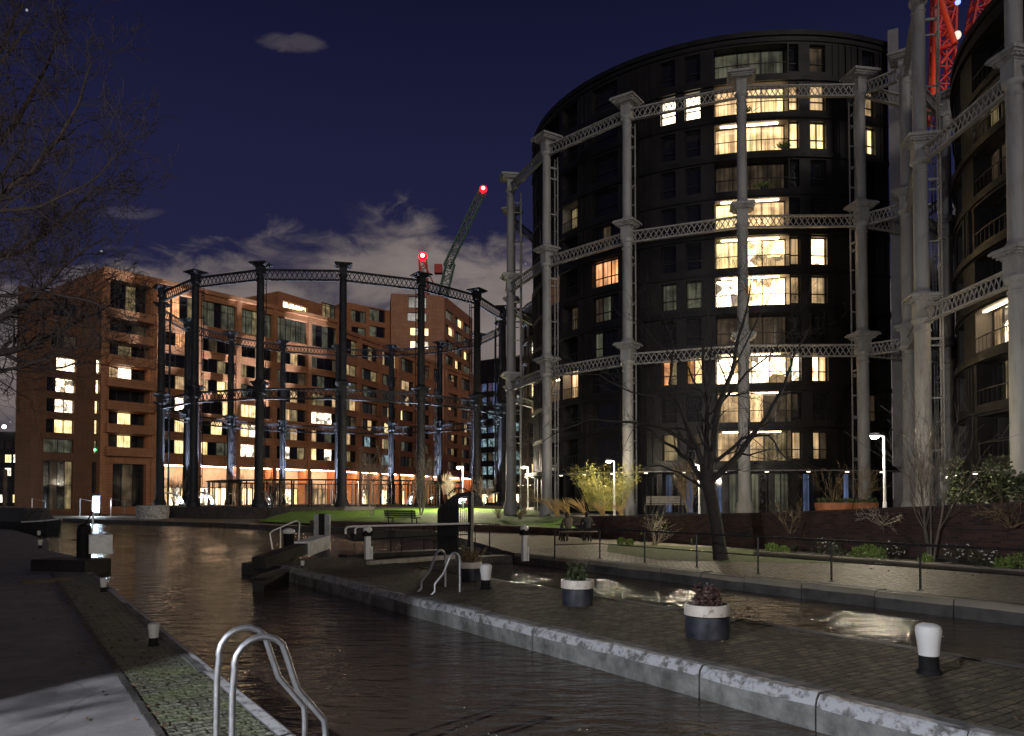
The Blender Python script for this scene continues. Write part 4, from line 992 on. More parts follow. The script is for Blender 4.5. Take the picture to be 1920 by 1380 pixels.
T1 = thing('bare_tree', 'large leafless tree with a dark forked trunk by the brick wall', 'tree', tuple(base))
b = MB(); Yt = base.y
tp = [D(1352, 1052, Yt), D(1349, 1030, Yt), D(1343, 985, Yt), D(1335, 940, Yt), D(1327, 905, Yt), D(1325, 880, Yt)]
b.tube(tp, [.25, .215, .20, .195, .22, .165], 14)
b.build('trunk', m_bark, T1)
b = MB()
for pxs, dy, r0, r1, tw in [
    ([(1328, 915), (1292, 862), (1250, 830), (1212, 800)], 1.6, .10, .02, 1), ([(1325, 890), (1326, 819), (1327, 762), (1318, 668), (1326, 593), (1318, 540)], .8, .12, .012, 1),
    ([(1329, 900), (1345, 762), (1371, 698), (1386, 631), (1401, 574), (1409, 516)], -.5, .12, .012, 1), ([(1331, 905), (1386, 849), (1439, 778), (1469, 725), (1491, 661), (1520, 610)], -1.8, .11, .012, 1),
    ([(1338, 870), (1394, 819), (1439, 815), (1473, 857), (1510, 880)], -1.5, .06, .01, 1), ([(1330, 922), (1290, 895), (1240, 872), (1205, 880)], 1.8, .05, .012, 1),
    ([(1318, 870), (1280, 781), (1254, 721), (1262, 650), (1240, 580)], 1.4, .085, .012, 1), ([(1302, 840), (1240, 800), (1181, 789), (1104, 787), (1037, 816), (1012, 832)], -.8, .06, .008, 1),
    ([(1262, 752), (1182, 733), (1123, 704), (1053, 701)], -1.0, .035, .007, 1), ([(1345, 762), (1400, 700), (1450, 660), (1500, 600)], 1.2, .05, .01, 1), ([(1326, 760), (1290, 690), (1230, 640), (1190, 590)], .8, .04, .008, 1),
    ([(1371, 698), (1440, 560), (1460, 520)], -.8, .03, .008, 1), ([(1326, 700), (1340, 600), (1360, 540)], .5, .03, .008, 1)]:
    limb(b, pxs, Yt, Yt + dy, r0 * 1.12, r1 * .9, rg, tw, seed_lev=3)
b.build('crown', m_bark, T1)
rg = rng(41); b = MB()
for i in range(16): branches(b, (-7.3, 1.5, .6 + .26 * i), (1, rg.uniform(-.4, .4), rg.uniform(-.1, .5)), .45, .012, 3, rg, .7, .02, 3, (1, 3), .7, .004, 4)
b.build('twigs', m_bark_left, BLOCKER)
# tall bare tree at the left edge: trunk outside the frame
rg = rng(5)
base = Vector((-17.5, 16.5, 0)); T2 = thing('bare_tree', 'tall bare tree whose twiggy boughs fill the upper left corner', 'tree', tuple(base))
b = MB(); b.tube([base, base + Vector((.1, 0, 2)), base + Vector((.5, .1, 4.5)), base + Vector((1.0, .1, 6.0))], [.5, .4, .34, .28], 12); b.build('trunk', m_bark_left, T2)
b = MB()
for pxs, Y0, Y1, r0, r1, tw, lv in [
    ([(-480, 560), (-200, 640), (0, 662), (70, 640), (150, 600), (230, 560)], 16.5, 17.5, .17, .012, 3, 4), ([(-460, 500), (-200, 560), (-20, 610), (60, 560), (120, 500), (190, 450)], 16.5, 15.5, .16, .012, 3, 4),
    ([(-460, 480), (-200, 430), (-40, 400), (60, 320), (130, 230), (170, 120)], 16.5, 15.0, .16, .012, 3, 4), ([(-470, 450), (-250, 300), (-80, 200), (0, 120), (60, 40)], 16.5, 17.0, .15, .012, 3, 4),
    ([(-460, 520), (-150, 500), (40, 470), (130, 400), (210, 330)], 16.5, 18.5, .14, .010, 3, 4), ([(-350, 300), (-120, 240), (-30, 150), (20, 60), (50, -20)], 16.5, 17.5, .10, .010, 3, 4), ([(-300, 520), (-120, 450), (-20, 370), (40, 280), (70, 180)], 16.5, 17.0, .10, .010, 3, 4), ([(-250, 600), (-80, 530), (10, 480), (70, 430)], 16.5, 16.0, .08, .010, 3, 4),
    ([(-200, 640), (-20, 700), (40, 690), (110, 660), (200, 640)], 16.9, 15.8, .07, .008, 3, 3),
    ([(-300, 420), (-60, 330), (30, 230), (90, 120), (120, 20)], 16.5, 18.8, .12, .010, 3, 4), ([(-40, 400), (70, 390), (160, 350), (230, 280)], 15.0, 14.2, .05, .008, 3, 3), ([(0, 662), (90, 690), (170, 680), (260, 700)], 17, 17.8, .04, .007, 1, 3), ([(-60, 560), (60, 545), (160, 560), (250, 600)], 15.5, 14.5, .05, .007, 3, 3)]:
    limb(b, pxs, Y0, Y1, r0, r1, rg, tw, seed_lev=lv)
b.build('crown', m_bark_left, T2)
# slim multi-stem trees
def stems(name, label, base, h, ns, lean, mat, seed, rad=.03, lev=3, group=None, spread=.35):
    t = thing(name, label, 'tree', tuple(base), group); rg = rng(seed); s = MB(); c = MB()
    for i in range(ns):
        a = rg.uniform(0, 6.28); d = Vector((math.cos(a) * lean, math.sin(a) * lean, 1)).normalized(); hh = h * rg.uniform(.85, 1.1); pts = [Vector(base) + Vector((math.cos(a), math.sin(a), 0)) * .08]
        for k in range(5): d = (d + Vector((rg.gauss(0, .05), rg.gauss(0, .05), .05))).normalized(); pts.append(pts[-1] + d * hh * .5 / 5)
        rs = [rad * (1 - .1 * k) for k in range(6)]; s.tube(pts, rs, 6)
        for k in (2, 3, 4, 5):
            for _ in range(2 if k < 5 else 3):
                ax = Vector((rg.gauss(0, 1), rg.gauss(0, 1), .3)); branches(c, pts[k], d + ax.normalized() * spread, hh * .34 * rg.uniform(.6, 1.1), rs[k] * .5, lev - 1, rg, .5, .15, 3, (1, 3), .62, .006, 4, .14)
    s.build('trunk', mat, t); c.build('crown', mat, t); return t
stems('birch_tree', 'slim multi-stem tree standing in the bed under the tall pale column', G(1745, 1052), 4.6, 4, .16, M('birch_bark_dim', (.16, .13, .10), .7, var=.3), 3, .035)
P_ = lambda px, py, Y: Vector((D(px, py, Y).x, Y, D(px, py, Y).z))
for i, (px, py, Y, h, lab) in enumerate([(697, 966, 58, 4.6, 'slim multi-stem tree on the lawn, left of the pair in front of the arcade'), (789, 966, 59, 4.4, 'slim multi-stem tree on the lawn, right of the pair near the black metal screen'),
                                   (850, 955, 71, 3.2, 'pale bare tree behind the lawn lamp beside the black screen'), (505, 966, 64, 3.0, 'small shadowed tree in front of the dark brick plinth'), (1292, 960, 39, 2.6, 'slender pale sapling stems before the blue lit shop windows')]):
    stems('slim_tree', lab, P_(px, py, Y), h, 5 if i != 4 else 4, .24, m_birch if i not in (3, 4) else (m_bark if i == 3 else m_dryleaf), 40 + i, .045 if i < 4 else .03)
for i, (px, Y, h, lab) in enumerate([(325, 92, 3.2, 'bushy bare tree lit white between the two leftmost black columns'), (447, 100, 4.2, 'white lit bare tree left of the first free black column'), (518, 101, 3.6, 'white lit bare tree right of the first free black column'), (588, 102, 3.0, 'low lit bare tree inside the black frame before the brightest shop'), (905, 84, 3.4, 'lit bare tree inside the black frame near its right columns')]):
    stems('park_tree', lab, Vector((D(px, 945, Y).x, Y, 1.1)), h, 6, .5, m_birch, 60 + i, .05, 3, 'lit trees inside the black frame', .6)
# bamboo clump
t = thing('bamboo', 'tall yellow-green bamboo clump lit by the street lamp', 'bamboo', tuple(P_(1135, 958, 43)))
o0 = Vector(t.location); rg = rng(8); s = MB(); lf = MB()
for i in range(150):
    a = rg.uniform(0, 6.28); r0 = rg.random() ** .5 * .75; p = o0 + Vector((math.cos(a) * r0 * 1.3, math.sin(a) * r0, 0)); h = rg.uniform(1.5, 2.75); ln = Vector((math.cos(a) * .28 + rg.uniform(-.12, .12), math.sin(a) * .28, 1))
    pts = [p + ln * (h * k / 6) + Vector((math.cos(a), math.sin(a), -.4)) * (.35 * (k / 6) ** 3) for k in range(7)]
    s.tube(pts, [.014, .013, .012, .010, .008, .006, .003], 4)
    for k in range(2, 7):
        for _ in range(7): lf.leaf(pts[k] + Vector((rg.uniform(-.1, .1), rg.uniform(-.1, .1), rg.uniform(-.12, .12))), (rg.gauss(0, 1), rg.gauss(0, 1), rg.gauss(-.1, .6)), rg.uniform(.10, .2), .014, rg)
s.build('stem', m_bamboo, t); lf.build('leaf_mass', m_bamboo, t)
def tuft(name, label, base, h, n, mat, seed, lean=(0, 0), fan=.35, group=None):
    b = MB(); rg = rng(seed); base = Vector(base)
    for i in range(n):
        a = rg.uniform(0, 6.28); q = rg.uniform(.1, 1) * fan; d = Vector((math.cos(a) * q + lean[0], math.sin(a) * q + lean[1], 1)); hh = h * rg.uniform(.6, 1.1); p = base + Vector((rg.uniform(-.1, .1), rg.uniform(-.1, .1), 0))
        pts = [p + d * hh * k / 4 + Vector((d.x, d.y, -.25)) * hh * .55 * (k / 4) ** 2 for k in range(5)]; b.tube(pts, [.006, .006, .005, .009, .002], 3)
    o = b.build(name, mat); return tag(o, label, 'ornamental grass', group)
for i, (px, py, Y, h, ln, lab) in enumerate([(1047, 968, 39.5, 1.15, (-.45, 0), 'tall straw coloured grass tuft left of the seated people'), (1066, 966, 40.5, 1.0, (-.4, 0), 'straw grass tuft just above the heads of the seated people'), (1098, 966, 41, 1.05, (-.5, 0), 'straw grass tuft at the left foot of the bamboo'), (1130, 966, 40, .8, (-.3, 0), 'low straw grass under the middle of the bamboo'), (1165, 966, 39, .7, (-.2, 0), 'low straw grass at the right foot of the bamboo'), (935, 972, 50, .9, (0, 0), 'brown grass tuft growing out of the lit lawn'), (975, 974, 46, .75, (.1, 0), 'brown grass tuft beside the shrub before the pale columns')]):
    tuft('grass_tuft', lab, P_(px, py, Y), h, 60, m_straw if i < 5 else m_dryleaf, 90 + i, ln, .55, 'ornamental grasses round the lawn')
def shrub(name, label, base, h, n, mat, seed, leaves=0, lmat=None, rad=.018, spread=.9, up=.1, cat='shrub', lev=3, group=None):
    t = thing(name, label, cat, tuple(base), group); rg = rng(seed); b = MB(); base = Vector(base)
    for i in range(n):
        a = rg.uniform(0, 6.28); branches(b, base + Vector((rg.uniform(-.1, .1), rg.uniform(-.1, .1), 0)), (math.cos(a) * spread, math.sin(a) * spread, 1), h * rg.uniform(.35, .55), rad, lev, rg, .6, up, 3, (1, 2), .7, .005, 4)
    b.build('branches', mat, t)
    if leaves:
        l = MB(); clump(l, base + Vector((0, 0, h * .5)), (h * .55, h * .55, h * .45), leaves, .1, .03, rg); l.build('foliage', lmat, t)
    return t
shrub('bare_shrub', 'bare branching shrub beside the picnic table at the path edge', G(1226, 1022), 1.5, 9, m_birch, 5, 40, m_leaf_gr, .022, .7)
shrub('sprawling_shrub', 'low leafless shrub catching light against the brick wall', P_(1655, 985, 24.3), .9, 9, m_birch, 7, 0, None, .014, 1.6, .0)
shrub('thorny_shrub', 'dark twiggy shrub against the wall at the right edge', P_(1893, 990, 21.6), 1.2, 12, m_dryleaf, 9, 0, None, .014, 1.0, .02)
shrub('yellow_shrub', 'loose yellowish shrub on the lawn before the leftmost pale column', P_(985, 965, 48), 2.2, 9, m_dryleaf, 15, 160, m_bamboo, .02, .35, .2)
shrub('wall_climber', 'thin twiggy climber against the brick wall left of the tree of pale stems', P_(1480, 1000, 26.2), 1.1, 6, m_dryleaf, 19, 0, None, .01, .5, .2)
b = MB(); rg = rng(66); p = P_(1862, 925, 26.5)
for i in range(16): clump(b, (p.x + rg.uniform(-1.3, 1.3), p.y + rg.uniform(-.6, .6), 1.2 + rg.uniform(0, 2.0)), (.5, .5, .45), 150, .14, .05, rg)
tag(b.build('evergreen_bush', m_leaf_dk), 'large dark evergreen bush on the plaza at the right edge', 'bush')
# low plants in the bed along the path
bed = [(1447, 1034, .26, 'g', 'low green plant at the left end of the planting bed'), (1470, 1038, .22, 'y', 'small yellowish plant, second in the bed from the left'), (1492, 1036, .34, 'd', 'dark spiky plant left of the first white flowering shrub'), (1548, 1040, .50, 'f', 'white flowering shrub by the third railing post from the right'), (1573, 1044, .30, 'd', 'dark round plant right of the first white flowering shrub'), (1610, 1046, .32, 'g', 'rounded bright green plant, left of the green trio'), (1629, 1044, .36, 'g', 'rounded bright green plant at the back of the green trio'), (1645, 1050, .34, 'g', 'rounded bright green plant at the front of the green trio'), (1672, 1046, .46, 'f', 'white flowering shrub beside the second railing post from the right'), (1698, 1040, .52, 'f', 'tallest white flowering shrub behind the second railing post'), (1735, 1058, .26, 'y', 'low yellow-green plant at the foot of the pale stemmed tree'), (1795, 1058, .50, 'f', 'broad white flowering shrub between the two right railing posts'), (1845, 1062, .44, 'f', 'white flowering shrub just left of the last railing post'), (1880, 1068, .28, 'y', 'low yellow-green plant right of the last railing post'), (1912, 1066, .40, 'g', 'rounded green plant cut by the right edge'),
       (1165, 1021, .24, 'g', 'small green plant left of the bare branching shrub'), (1180, 1022, .2, 'g', 'smallest green plant touching the bare branching shrub'), (1302, 1020, .24, 'd', 'dark low plant left of the large tree trunk')]
for i, (px, py, h, k, lab) in enumerate(bed):
    p = G(px, py, .05); t = thing('flowering_shrub' if k == 'f' else 'bed_plant', lab, 'plant', tuple(p), 'plants in the bed along the path'); rg = rng(200 + i); b = MB()
    if k == 'd' and h > .3:
        for _ in range(60): b.leaf(p, (rg.gauss(0, .4), rg.gauss(0, .4), 1), h * rg.uniform(.7, 1.2), .012, rg)
    else: clump(b, p + Vector((0, 0, h * .5)), (h * (.75 if k != 'f' else .95), h * .75, h * .6), 330, .08 if k != 'f' else .07, .016, rg)
    b.build('foliage', {'g': m_leaf_gr, 'y': m_leaf_gr, 'd': m_leaf_dk, 'f': m_leaf_dk}[k], t)
    if k == 'f':
        b = MB()
        for _ in range(16):
            a = rg.uniform(0, 6.28); q = p + Vector((math.cos(a) * h * rg.uniform(.1, .85), math.sin(a) * h * .6 - .1, h * rg.uniform(.3, 1.15)))
            for _ in range(5): b.leaf(q, (rg.gauss(0, 1), rg.gauss(0, 1) - .5, rg.gauss(.2, .6)), .045, .018, rg)
        b.build('blossom', m_petal, t)

# ------------------------------------------------------------------ walls
b = MB(); n = len(WP)
for i in range(n - 1):
    a, c = Vector((*WP[i], 0)), Vector((*WP[i + 1], 0)); d = (c - a).normalized(); nr = Vector((-d.y, d.x, 0)) * .32
    b.hexa([a, c, c + nr, a + nr, a + Vector((0, 0, WT[i])), c + Vector((0, 0, WT[i + 1])), c + nr + Vector((0, 0, WT[i + 1])), a + nr + Vector((0, 0, WT[i]))])
bw = thing('brick_wall', 'long dark red brick wall retaining the plaza behind the planting bed', 'wall', (9.6, 28.9, 0)); b.build('brickwork', m_brick, bw)
b = MB()
for i in range(n - 1):
    a, c = Vector((*WP[i], WT[i] + .002)), Vector((*WP[i + 1], WT[i + 1] + .002)); d = (c - a).normalized(); nr = Vector((-d.y, d.x, 0)).normalized()
    b.hexa([a - nr * .04, c - nr * .04, c + nr * .36, a + nr * .36, *[q + Vector((0, 0, .06)) for q in (a - nr * .04, c - nr * .04, c + nr * .36, a + nr * .36)]])
b.build('coping', m_coping, bw)
sw = thing('seat_wall', 'low timber topped seat wall edging the lawn', 'wall', (-1, 42.5, 0))
b = MB(); c_ = MB()
for (x0, y0), (x1, y1) in zip([(-14, 54.0), (-6, 48.2), (0, 43.2)], [(-6, 48.2), (0, 43.2), (3.6, 38.0)]):
    b.bar((x0, y0, .16), (x1, y1, .16), .45, .32); c_.bar((x0, y0, .36), (x1, y1, .36), .5, .07)
b.build('base', m_brick, sw); c_.build('seat', m_seatwood, sw)
gw = thing('gabion_wall', 'pale stone drum wall at the left foot of the black frame', 'wall', tuple(G(287, 973)))
b = MB(); p = Vector(gw.location); b.lathe([(1.35, 0), (1.4, .6), (1.38, 1.25), (1.2, 1.3)], p, 26, jit=.03, rg=rng(3)); b.build('stonework', M('pale_rubble', (.30, .29, .28), .85, var=.6, scale=5, bmp=1.0, bscale=7), gw)
st = thing('park_steps', 'short lit flight of steps up to the park beside the plinth', 'steps', tuple(P_(668, 965, 68.5)))
b = MB(); p = Vector(st.location)
for k in range(4): b.box((p.x, 69 + k * .35, .5 + k * .17), (2.6, .36, .34 + k * .0))
b.build('treads', m_plaza, st)

# ------------------------------------------------------------------ lockside furniture
# railing on the right quay
rl = thing('railing', 'long black two-bar railing along the far quay beside the path', 'railing', tuple(LK(12, 15.9)))
pst = [LK(19.15, 14.3), *[LK(18.9 - 2.05 * i, 15.9) for i in range(13)]]
def railpts(z): return [p + Vector((0, 0, z)) for p in pst]
b = MB(); b.tube(railpts(.94), .030, 8); b.build('top_rail', m_blackrail, rl)
b = MB(); b.tube(railpts(.47), .018, 6); b.build('middle_rail', m_blackrail, rl)
for p in pst: b = MB(); b.tube([p, p + Vector((0, 0, .94))], .026, 8); b.lathe([(.07, 0), (.07, .015), (.03, .03)], p, 10); b.build('post', m_blackrail, rl)
# bollards
def bollard(proto, label, p, h, group, cat='bollard'):
    t = thing('bollard', label, cat, (0, 0, 0), group)
    b = MB(); r = h * .19
    b.lathe([(r * 1.0, .36 * h), (r * 1.02, .40 * h), (r * 1.10, .58 * h), (r * 1.24, .76 * h), (r * 1.30, .86 * h), (r * 1.18, .945 * h), (r * .85, .985 * h), (r * .3, h), (.001, h)], n=24); b.build('cap', m_bollard, t, local=True)
    b = MB(); b.lathe([(r * 1.25, 0), (r * 1.2, .05 * h), (r * .98, .10 * h), (r * .98, .365 * h)], n=24); b.build('base', m_black, t, local=True)
    t.location = p; return t
for px, py, h, lab in [(288, 1211, .30, 'small white topped bollard nearest on the left towpath'), (194, 1110, .28, 'small white topped bollard beside the left lock gate'), (1742, 1262, .54, 'large white topped bollard nearest on the island'), (911, 1104, .53, 'white topped bollard on the island beside the far planter'), (567, 1066, .22, 'tiny white topped bollard at the island nose'),
                       (75, 1028, .34, 'white topped bollard on the left bank, nearer of the pair by the boat'), (73, 1008, .34, 'white topped bollard on the left bank, farther of the pair by the boat'), (47, 975, .55, 'dim white topped bollard before the moored boat at the far left')]:
    bollard(None, lab, G(px, py), h, 'white topped mooring bollards')
# barrel planters
def planter(label, p, w, h, lm_, seed, ph=.42):
    t = thing('barrel_planter', label, 'planter', tuple(p), 'half barrel planters on the island'); p = Vector(p); r = w / 2; rg = rng(seed)
    b = MB(); b.lathe([(r * .96, 0), (r * .99, h * .3), (r * .985, h * .66)], p, 32); b.build('tub', m_barrel, t)
    b = MB(); b.lathe([(r * .99, h * .662), (r * 1.03, h * .67), (r * 1.03, h * .97), (r * 1.0, h), (r * .9, h), (r * .9, h * .85)], p, 32, jit=.008, rg=rg); b.build('painted_rim', m_barrel_w, t)
    b = MB(); b.lathe([(r * .95, h * .655), (r * 1.045, h * .655), (r * 1.045, h * .675), (r * .95, h * .675)], p, 32); b.build('hoop', m_black, t)
    b = MB(); b.lathe([(r * .895, h * .8), (r * .89, h * .9)], p, 24); b.build('soil', m_soil, t)
    b = MB()
    for _ in range(26):
        a = rg.uniform(0, 6.28); q = p + Vector((math.cos(a) * r * rg.random() * .8, math.sin(a) * r * rg.random() * .8, h * .9)); k = rg.uniform(.35, 1) * ph; d = Vector((rg.uniform(-.5, .5), rg.uniform(-.5, .5), 1)); b.tube([q, q + d * k * .6, q + d * k], [.006, .005, .003], 4)
        for _ in range(30): b.leaf(q + d * k * rg.uniform(.15, 1.05), (rg.gauss(0, 1), rg.gauss(0, 1), rg.gauss(.2, .5)), rg.uniform(.04, .075), .015, rg)
    b.build('plant', lm_, t); return t
planter('half barrel planter with green leaves in the middle of the island', G(1083, 1134), .575, .455, m_leaf_dk, 1, .36)
planter('half barrel planter with reddish plants nearest on the island', G(1326, 1194), .60, .455, m_leaf_red, 2, .30)
planter('half barrel planter half hidden behind the island ladder', G(882, 1088), .53, .43, m_dryleaf, 3, .42)
b = MB(); rg = rng(71); p = LK(8.6, 9.75)
for i in range(4): clump(b, LK(8.0 + i * .3, 9.75, .06), (.16, .12, .12), 60, .08, .014, rg)
tag(b.build('weed_clump', m_dryleaf), 'straggly weeds growing from the far edge of the island', 'weeds')
# ladders
def ladder(label, s_list, t_foot, t_edge, H, rad, mat, sgn=1, rungs=True, slope=.12):
    t = thing('lock_ladder', label, 'ladder', tuple(LK(s_list[0], t_edge)))
    for s in s_list:
        pts = [LK(s, t_foot, -.02), LK(s, t_foot, H * .60), LK(s, t_foot + slope * .12 * sgn, H * .78)]
        cx = t_foot + .20 * sgn
        for k in range(8): a = math.pi * (1 - k / 9.0) * .98; pts.append(LK(s, cx + .19 * sgn * math.cos(a) * 1.0, H * .80 + .2 * H * math.sin(a)))
        pts += [LK(s, cx + (t_edge - cx) * .55, H * .56), LK(s, t_edge - .01 * sgn, .26), LK(s, t_edge, .16), LK(s, t_edge, -.8)]
        b = MB(); b.tube(pts, rad, 12); b.build('handrail', mat, t)
    b = MB()
    for z in (-.08, -.36, -.64): b.tube([LK(s_list[0], t_edge + .02 * sgn, z), LK(s_list[1], t_edge + .02 * sgn, z)], .016, 8)
    b.build('rungs', mat, t)
    return t
ladder('galvanised lock ladder with two hooped handrails nearest to the viewer', (6.02, 5.56), 1.36, 2.03, .92, .0235, m_steel)
b = MB(); b.bar(LK(5.2, 1.66, .012), LK(6.0, 1.66, .012), .56, .016); tag(b.build('step_plate', m_timber), 'dark steel plate at the foot of the nearest ladder', 'plate')
# island ladder: its hoops stand on the island and reach down the chamber wall
t = thing('lock_ladder', 'galvanised lock ladder standing on the island kerb across the water', 'ladder', tuple(G(830, 1115)))
for fx, fy, tx, ty, ex, ey, wx, wy in [(835, 1100, 828, 1040, 790, 1108, 784, 1140), (862, 1110, 856, 1040, 815, 1114, 801, 1148)]:
    f0 = G(fx, fy); e0 = G(ex, ey); top = .80
    m0 = f0.lerp(e0, .30); pts = [f0, f0 + Vector((0, 0, top * .78))]
    for k in range(1, 7): a = math.pi * k / 7; pts.append(f0.lerp(e0, .22 - .22 * math.cos(a)) + Vector((0, 0, top * .78 + top * .22 * math.sin(a))))
    pts += [f0.lerp(e0, .66) + Vector((0, 0, top * .5)), e0 + Vector((0, 0, .2)), e0 + Vector((0, 0, .05)), e0 - LV * .22 + Vector((0, 0, -.12)), e0 - LV * .25 + Vector((0, 0, -.6))]
    b = MB(); b.tube(pts, .025, 10); b.build('handrail', m_steel, t)
# lock gates and balance beams
def beam_gate(label, name, p0, p1, z, w, h, white_from, leaf_to=None):
    t = thing(name, label, 'lock gate', tuple((p0[0], p0[1], 0))); p0, p1 = Vector((*p0[:2], z[0])), Vector((*p1[:2], z[1])); m = p0.lerp(p1, white_from)
    b = MB(); b.bar(p0, m, w * .8, h * .75); b.build('balance_beam', m_timber, t, bevel=.02)
    b = MB(); b.bar(m + (p1 - m).normalized() * .003, p1, w, h); b.build('beam_end', m_white, t, bevel=.012)
    if leaf_to is not None:
        q = Vector((*leaf_to[:2], 0)); a = Vector((p0.x, p0.y, 0)); b = MB()
        b.bar(a + Vector((0, 0, -.9)), q + Vector((0, 0, -.9)), .28, 1.7); b.build('gate_leaf', m_timber, t, bevel=.02)
        b = MB(); b.bar(a + Vector((0, 0, .0)), q + Vector((0, 0, .0)), .34, .05); b.build('walkway', m_timber, t)
    return t
e1 = G(608, 1026, .45); nose = G(500, 1060, .3)
gl_ = beam_gate('lock gate on the island nose with a white ended balance beam', 'lock_gate', (nose.x - .2, nose.y), (e1.x, e1.y - .1), (.35, .62), .44, .40, .62, LK(20.6, 6.35))
# handrail on that gate
b = MB(); A_ = D(512, 1030, 23.3); 
b.tube([D(511, 1030, 23.2), D(506, 1000, 23.2), D(512, 995, 23.2), D(556, 976, 23.4), D(562, 980, 23.4), D(560, 1014, 23.4)], .022, 8); b.tube([D(526, 1028, 23.2), D(526, 990, 23.2)], .018, 6); b.build('handrail', m_white, gl_)
def paddle_post(label, p, h, w=.2):
    t = thing('paddle_post', label, 'paddle gear', tuple(p), 'paddle winding posts'); p = Vector(p)
    b = MB(); b.box(p + Vector((0, 0, h * .36)), (w * .55, w * .5, h * .72), LROT); b.box(p + Vector((w * .45, 0, h * .2)), (w * .18, w * .22, h * .4), LROT); b.build('post', m_white, t, bevel=.01)
    b = MB(); b.box(p + Vector((0, 0, h * .80)), (w * .85, w * .8, h * .17), LROT); b.tube([p + Vector((0, -.1, h * .77)), p + Vector((0, .12, h * .77))], .03, 8); b.build('gearbox', m_black, t, bevel=.01)
    b = MB(); b.ball(p + Vector((0, 0, h * .9)), w * .5, (1, 1, .85)); b.build('cap', m_white, t)
    return t
paddle_post('white winding post with a black gearbox beside the footbridge rail', G(689, 1049), 1.02, .30)
paddle_post('white winding post with a black gearbox left of the long railing', G(983, 1052), 1.1, .26)
t = thing('paddle_post', 'short black paddle post with a white cap on the island nose', 'paddle gear', tuple(G(541, 1050)), 'paddle winding posts'); p = Vector(t.location) + Vector((0, 0, .1))
b = MB(); b.lathe([(.16, -.3), (.16, .6), (.17, .62), (.17, .72)], p, 14); b.build('post', m_black, t); b = MB(); b.ball(p + Vector((0, 0, .78)), .19, (1, 1, .6)); b.build('cap', m_white, t)
# grey control cabinet
t = thing('control_cabinet', 'narrow grey control cabinet behind the white beam end', 'cabinet', tuple(G(604, 1012))); p = Vector(t.location)
b = MB(); b.box(p + Vector((-.25, 0, .55)), (.22, .3, 1.25)); b.box(p + Vector((.25, 0, .55)), (.22, .3, 1.25)); b.build('door', M('grey_enamel', (.24, .25, .26), .5), t, bevel=.01)
b = MB(); b.box(p + Vector((0, .03, .57)), (.28, .28, 1.29)); b.build('frame', m_black, t)
# left gate
e0 = G(198, 1046, .30); p0_ = LK(24.2, 3.9)
lg = beam_gate('lock gate on the left bank with a white balance beam end facing the viewer', 'lock_gate', (e0.x - 2.15, e0.y + 3.6), (e0.x, e0.y - .25), (.60, .68), .56, .50, .80, None)
t = thing('heel_post', 'thick black rounded timber post beside the left balance beam', 'post', tuple(G(157, 1060))); p = Vector(t.location)
b = MB(); b.lathe([(.19, -.3), (.19, 1.0), (.17, 1.12), (.10, 1.18), (.01, 1.2)], p, 16); b.build('shaft', m_black, t); b = MB(); b.tube([p + Vector((-.35, 0, .72)), p + Vector((-.15, 0, .72))], .02, 6); b.build('peg', m_black, t)
t = thing('gate_lever', 'thin pale upright lever beside the left balance beam', 'lever', tuple(G(170, 1048))); p = Vector(t.location)
b = MB(); b.tube([p + Vector((-.1, 0, .12)), p + Vector((-.02, 0, .22)), p + Vector((.02, 0, .3)), p + Vector((.05, 0, 1.15)), p + Vector((.07, 0, 1.5))], .028, 8); b.build('handle', m_white, t)
b = MB(); b.tube([p + Vector((.05, 0, 1.5)), p + Vector((-.2, 0, 1.05))], .02, 6); b.build('stay', m_black, t)
b = MB(); b.box(LK(20.4, .9, .04), (1.1, .16, .08), LROT + .45); tag(b.build('footboard', m_seatwood), 'narrow pale footboard lying on the dark left towpath', 'board')
b = MB(); b.bar((e0.x - 1.6, e0.y - .1, .05), (e0.x + .1, e0.y - .5, .05), .9, .5); tag(b.build('beam_support', m_timber, bevel=.03), 'dark timber landing under the left balance beam', 'platform')
# footbridge gate of the second chamber
fb = thing('footbridge', 'lock gate footbridge with a white handrail between island and far quay', 'footbridge', tuple(G(760, 1040)))
q0, q1 = G(655, 1042), G(872, 1030)
def along(w, z): return q0.lerp(q1, w) + Vector((0, 0, z))
b = MB(); b.bar(along(-.05, -.02), along(1.1, -.02), .55, .14); b.bar(along(-.02, -.5), along(1.1, -.5), .3, .9); b.build('deck', m_timber, fb)
qb0, qb1 = D(648, 998, 25.3), D(880, 985, 25.9)
b = MB(); b.tube([D(648, 1001, 24.9), D(648, 992, 24.9), D(652, 988, 25), D(662, 987, 25.05), D(760, 984.5, 25.5), D(880, 981.5, 26)], .035, 8); b.tube([D(666, 1001, 24.6), D(666, 992, 24.6), D(671, 988, 24.6), D(690, 987, 24.7)], .033, 8); b.build('handrail', m_white, fb)
b = MB(); b.tube([D(648, 1000, 24.9), D(650, 1008, 24.9), D(660, 1013, 25), D(820, 1004, 25.7), D(880, 1002, 26)], .02, 6); b.build('middle_rail', m_black, fb)
for px in (664, 681, 727, 746, 789, 809):
    w = (px - 655) / 217; b = MB(); b.tube([along(w, .02), Vector((along(w, 0).x, along(w, 0).y, D(px, 986, along(w, 0).y).z))], .022, 6); b.build('post', m_black, fb)
b = MB(); pts = [along(.02, .62), along(.35, .66), along(.65, .60), along(.85, .38), along(1.02, .20)]
for a_, c_ in zip(pts, pts[1:]): b.bar(a_, c_, .22, .30)
b.build('balance_beam', m_timber, fb)
# white timber beam on the island in front of it
b = MB(); b.bar(G(690, 1056, .04), G(850, 1044, .04), .22, .14); tag(b.build('timber_kerb', M('weathered_timber', (.34, .31, .26), .7, var=.25, scale=5), bevel=.02), 'weathered pale timber baulk lying at the edge of the island', 'timber')
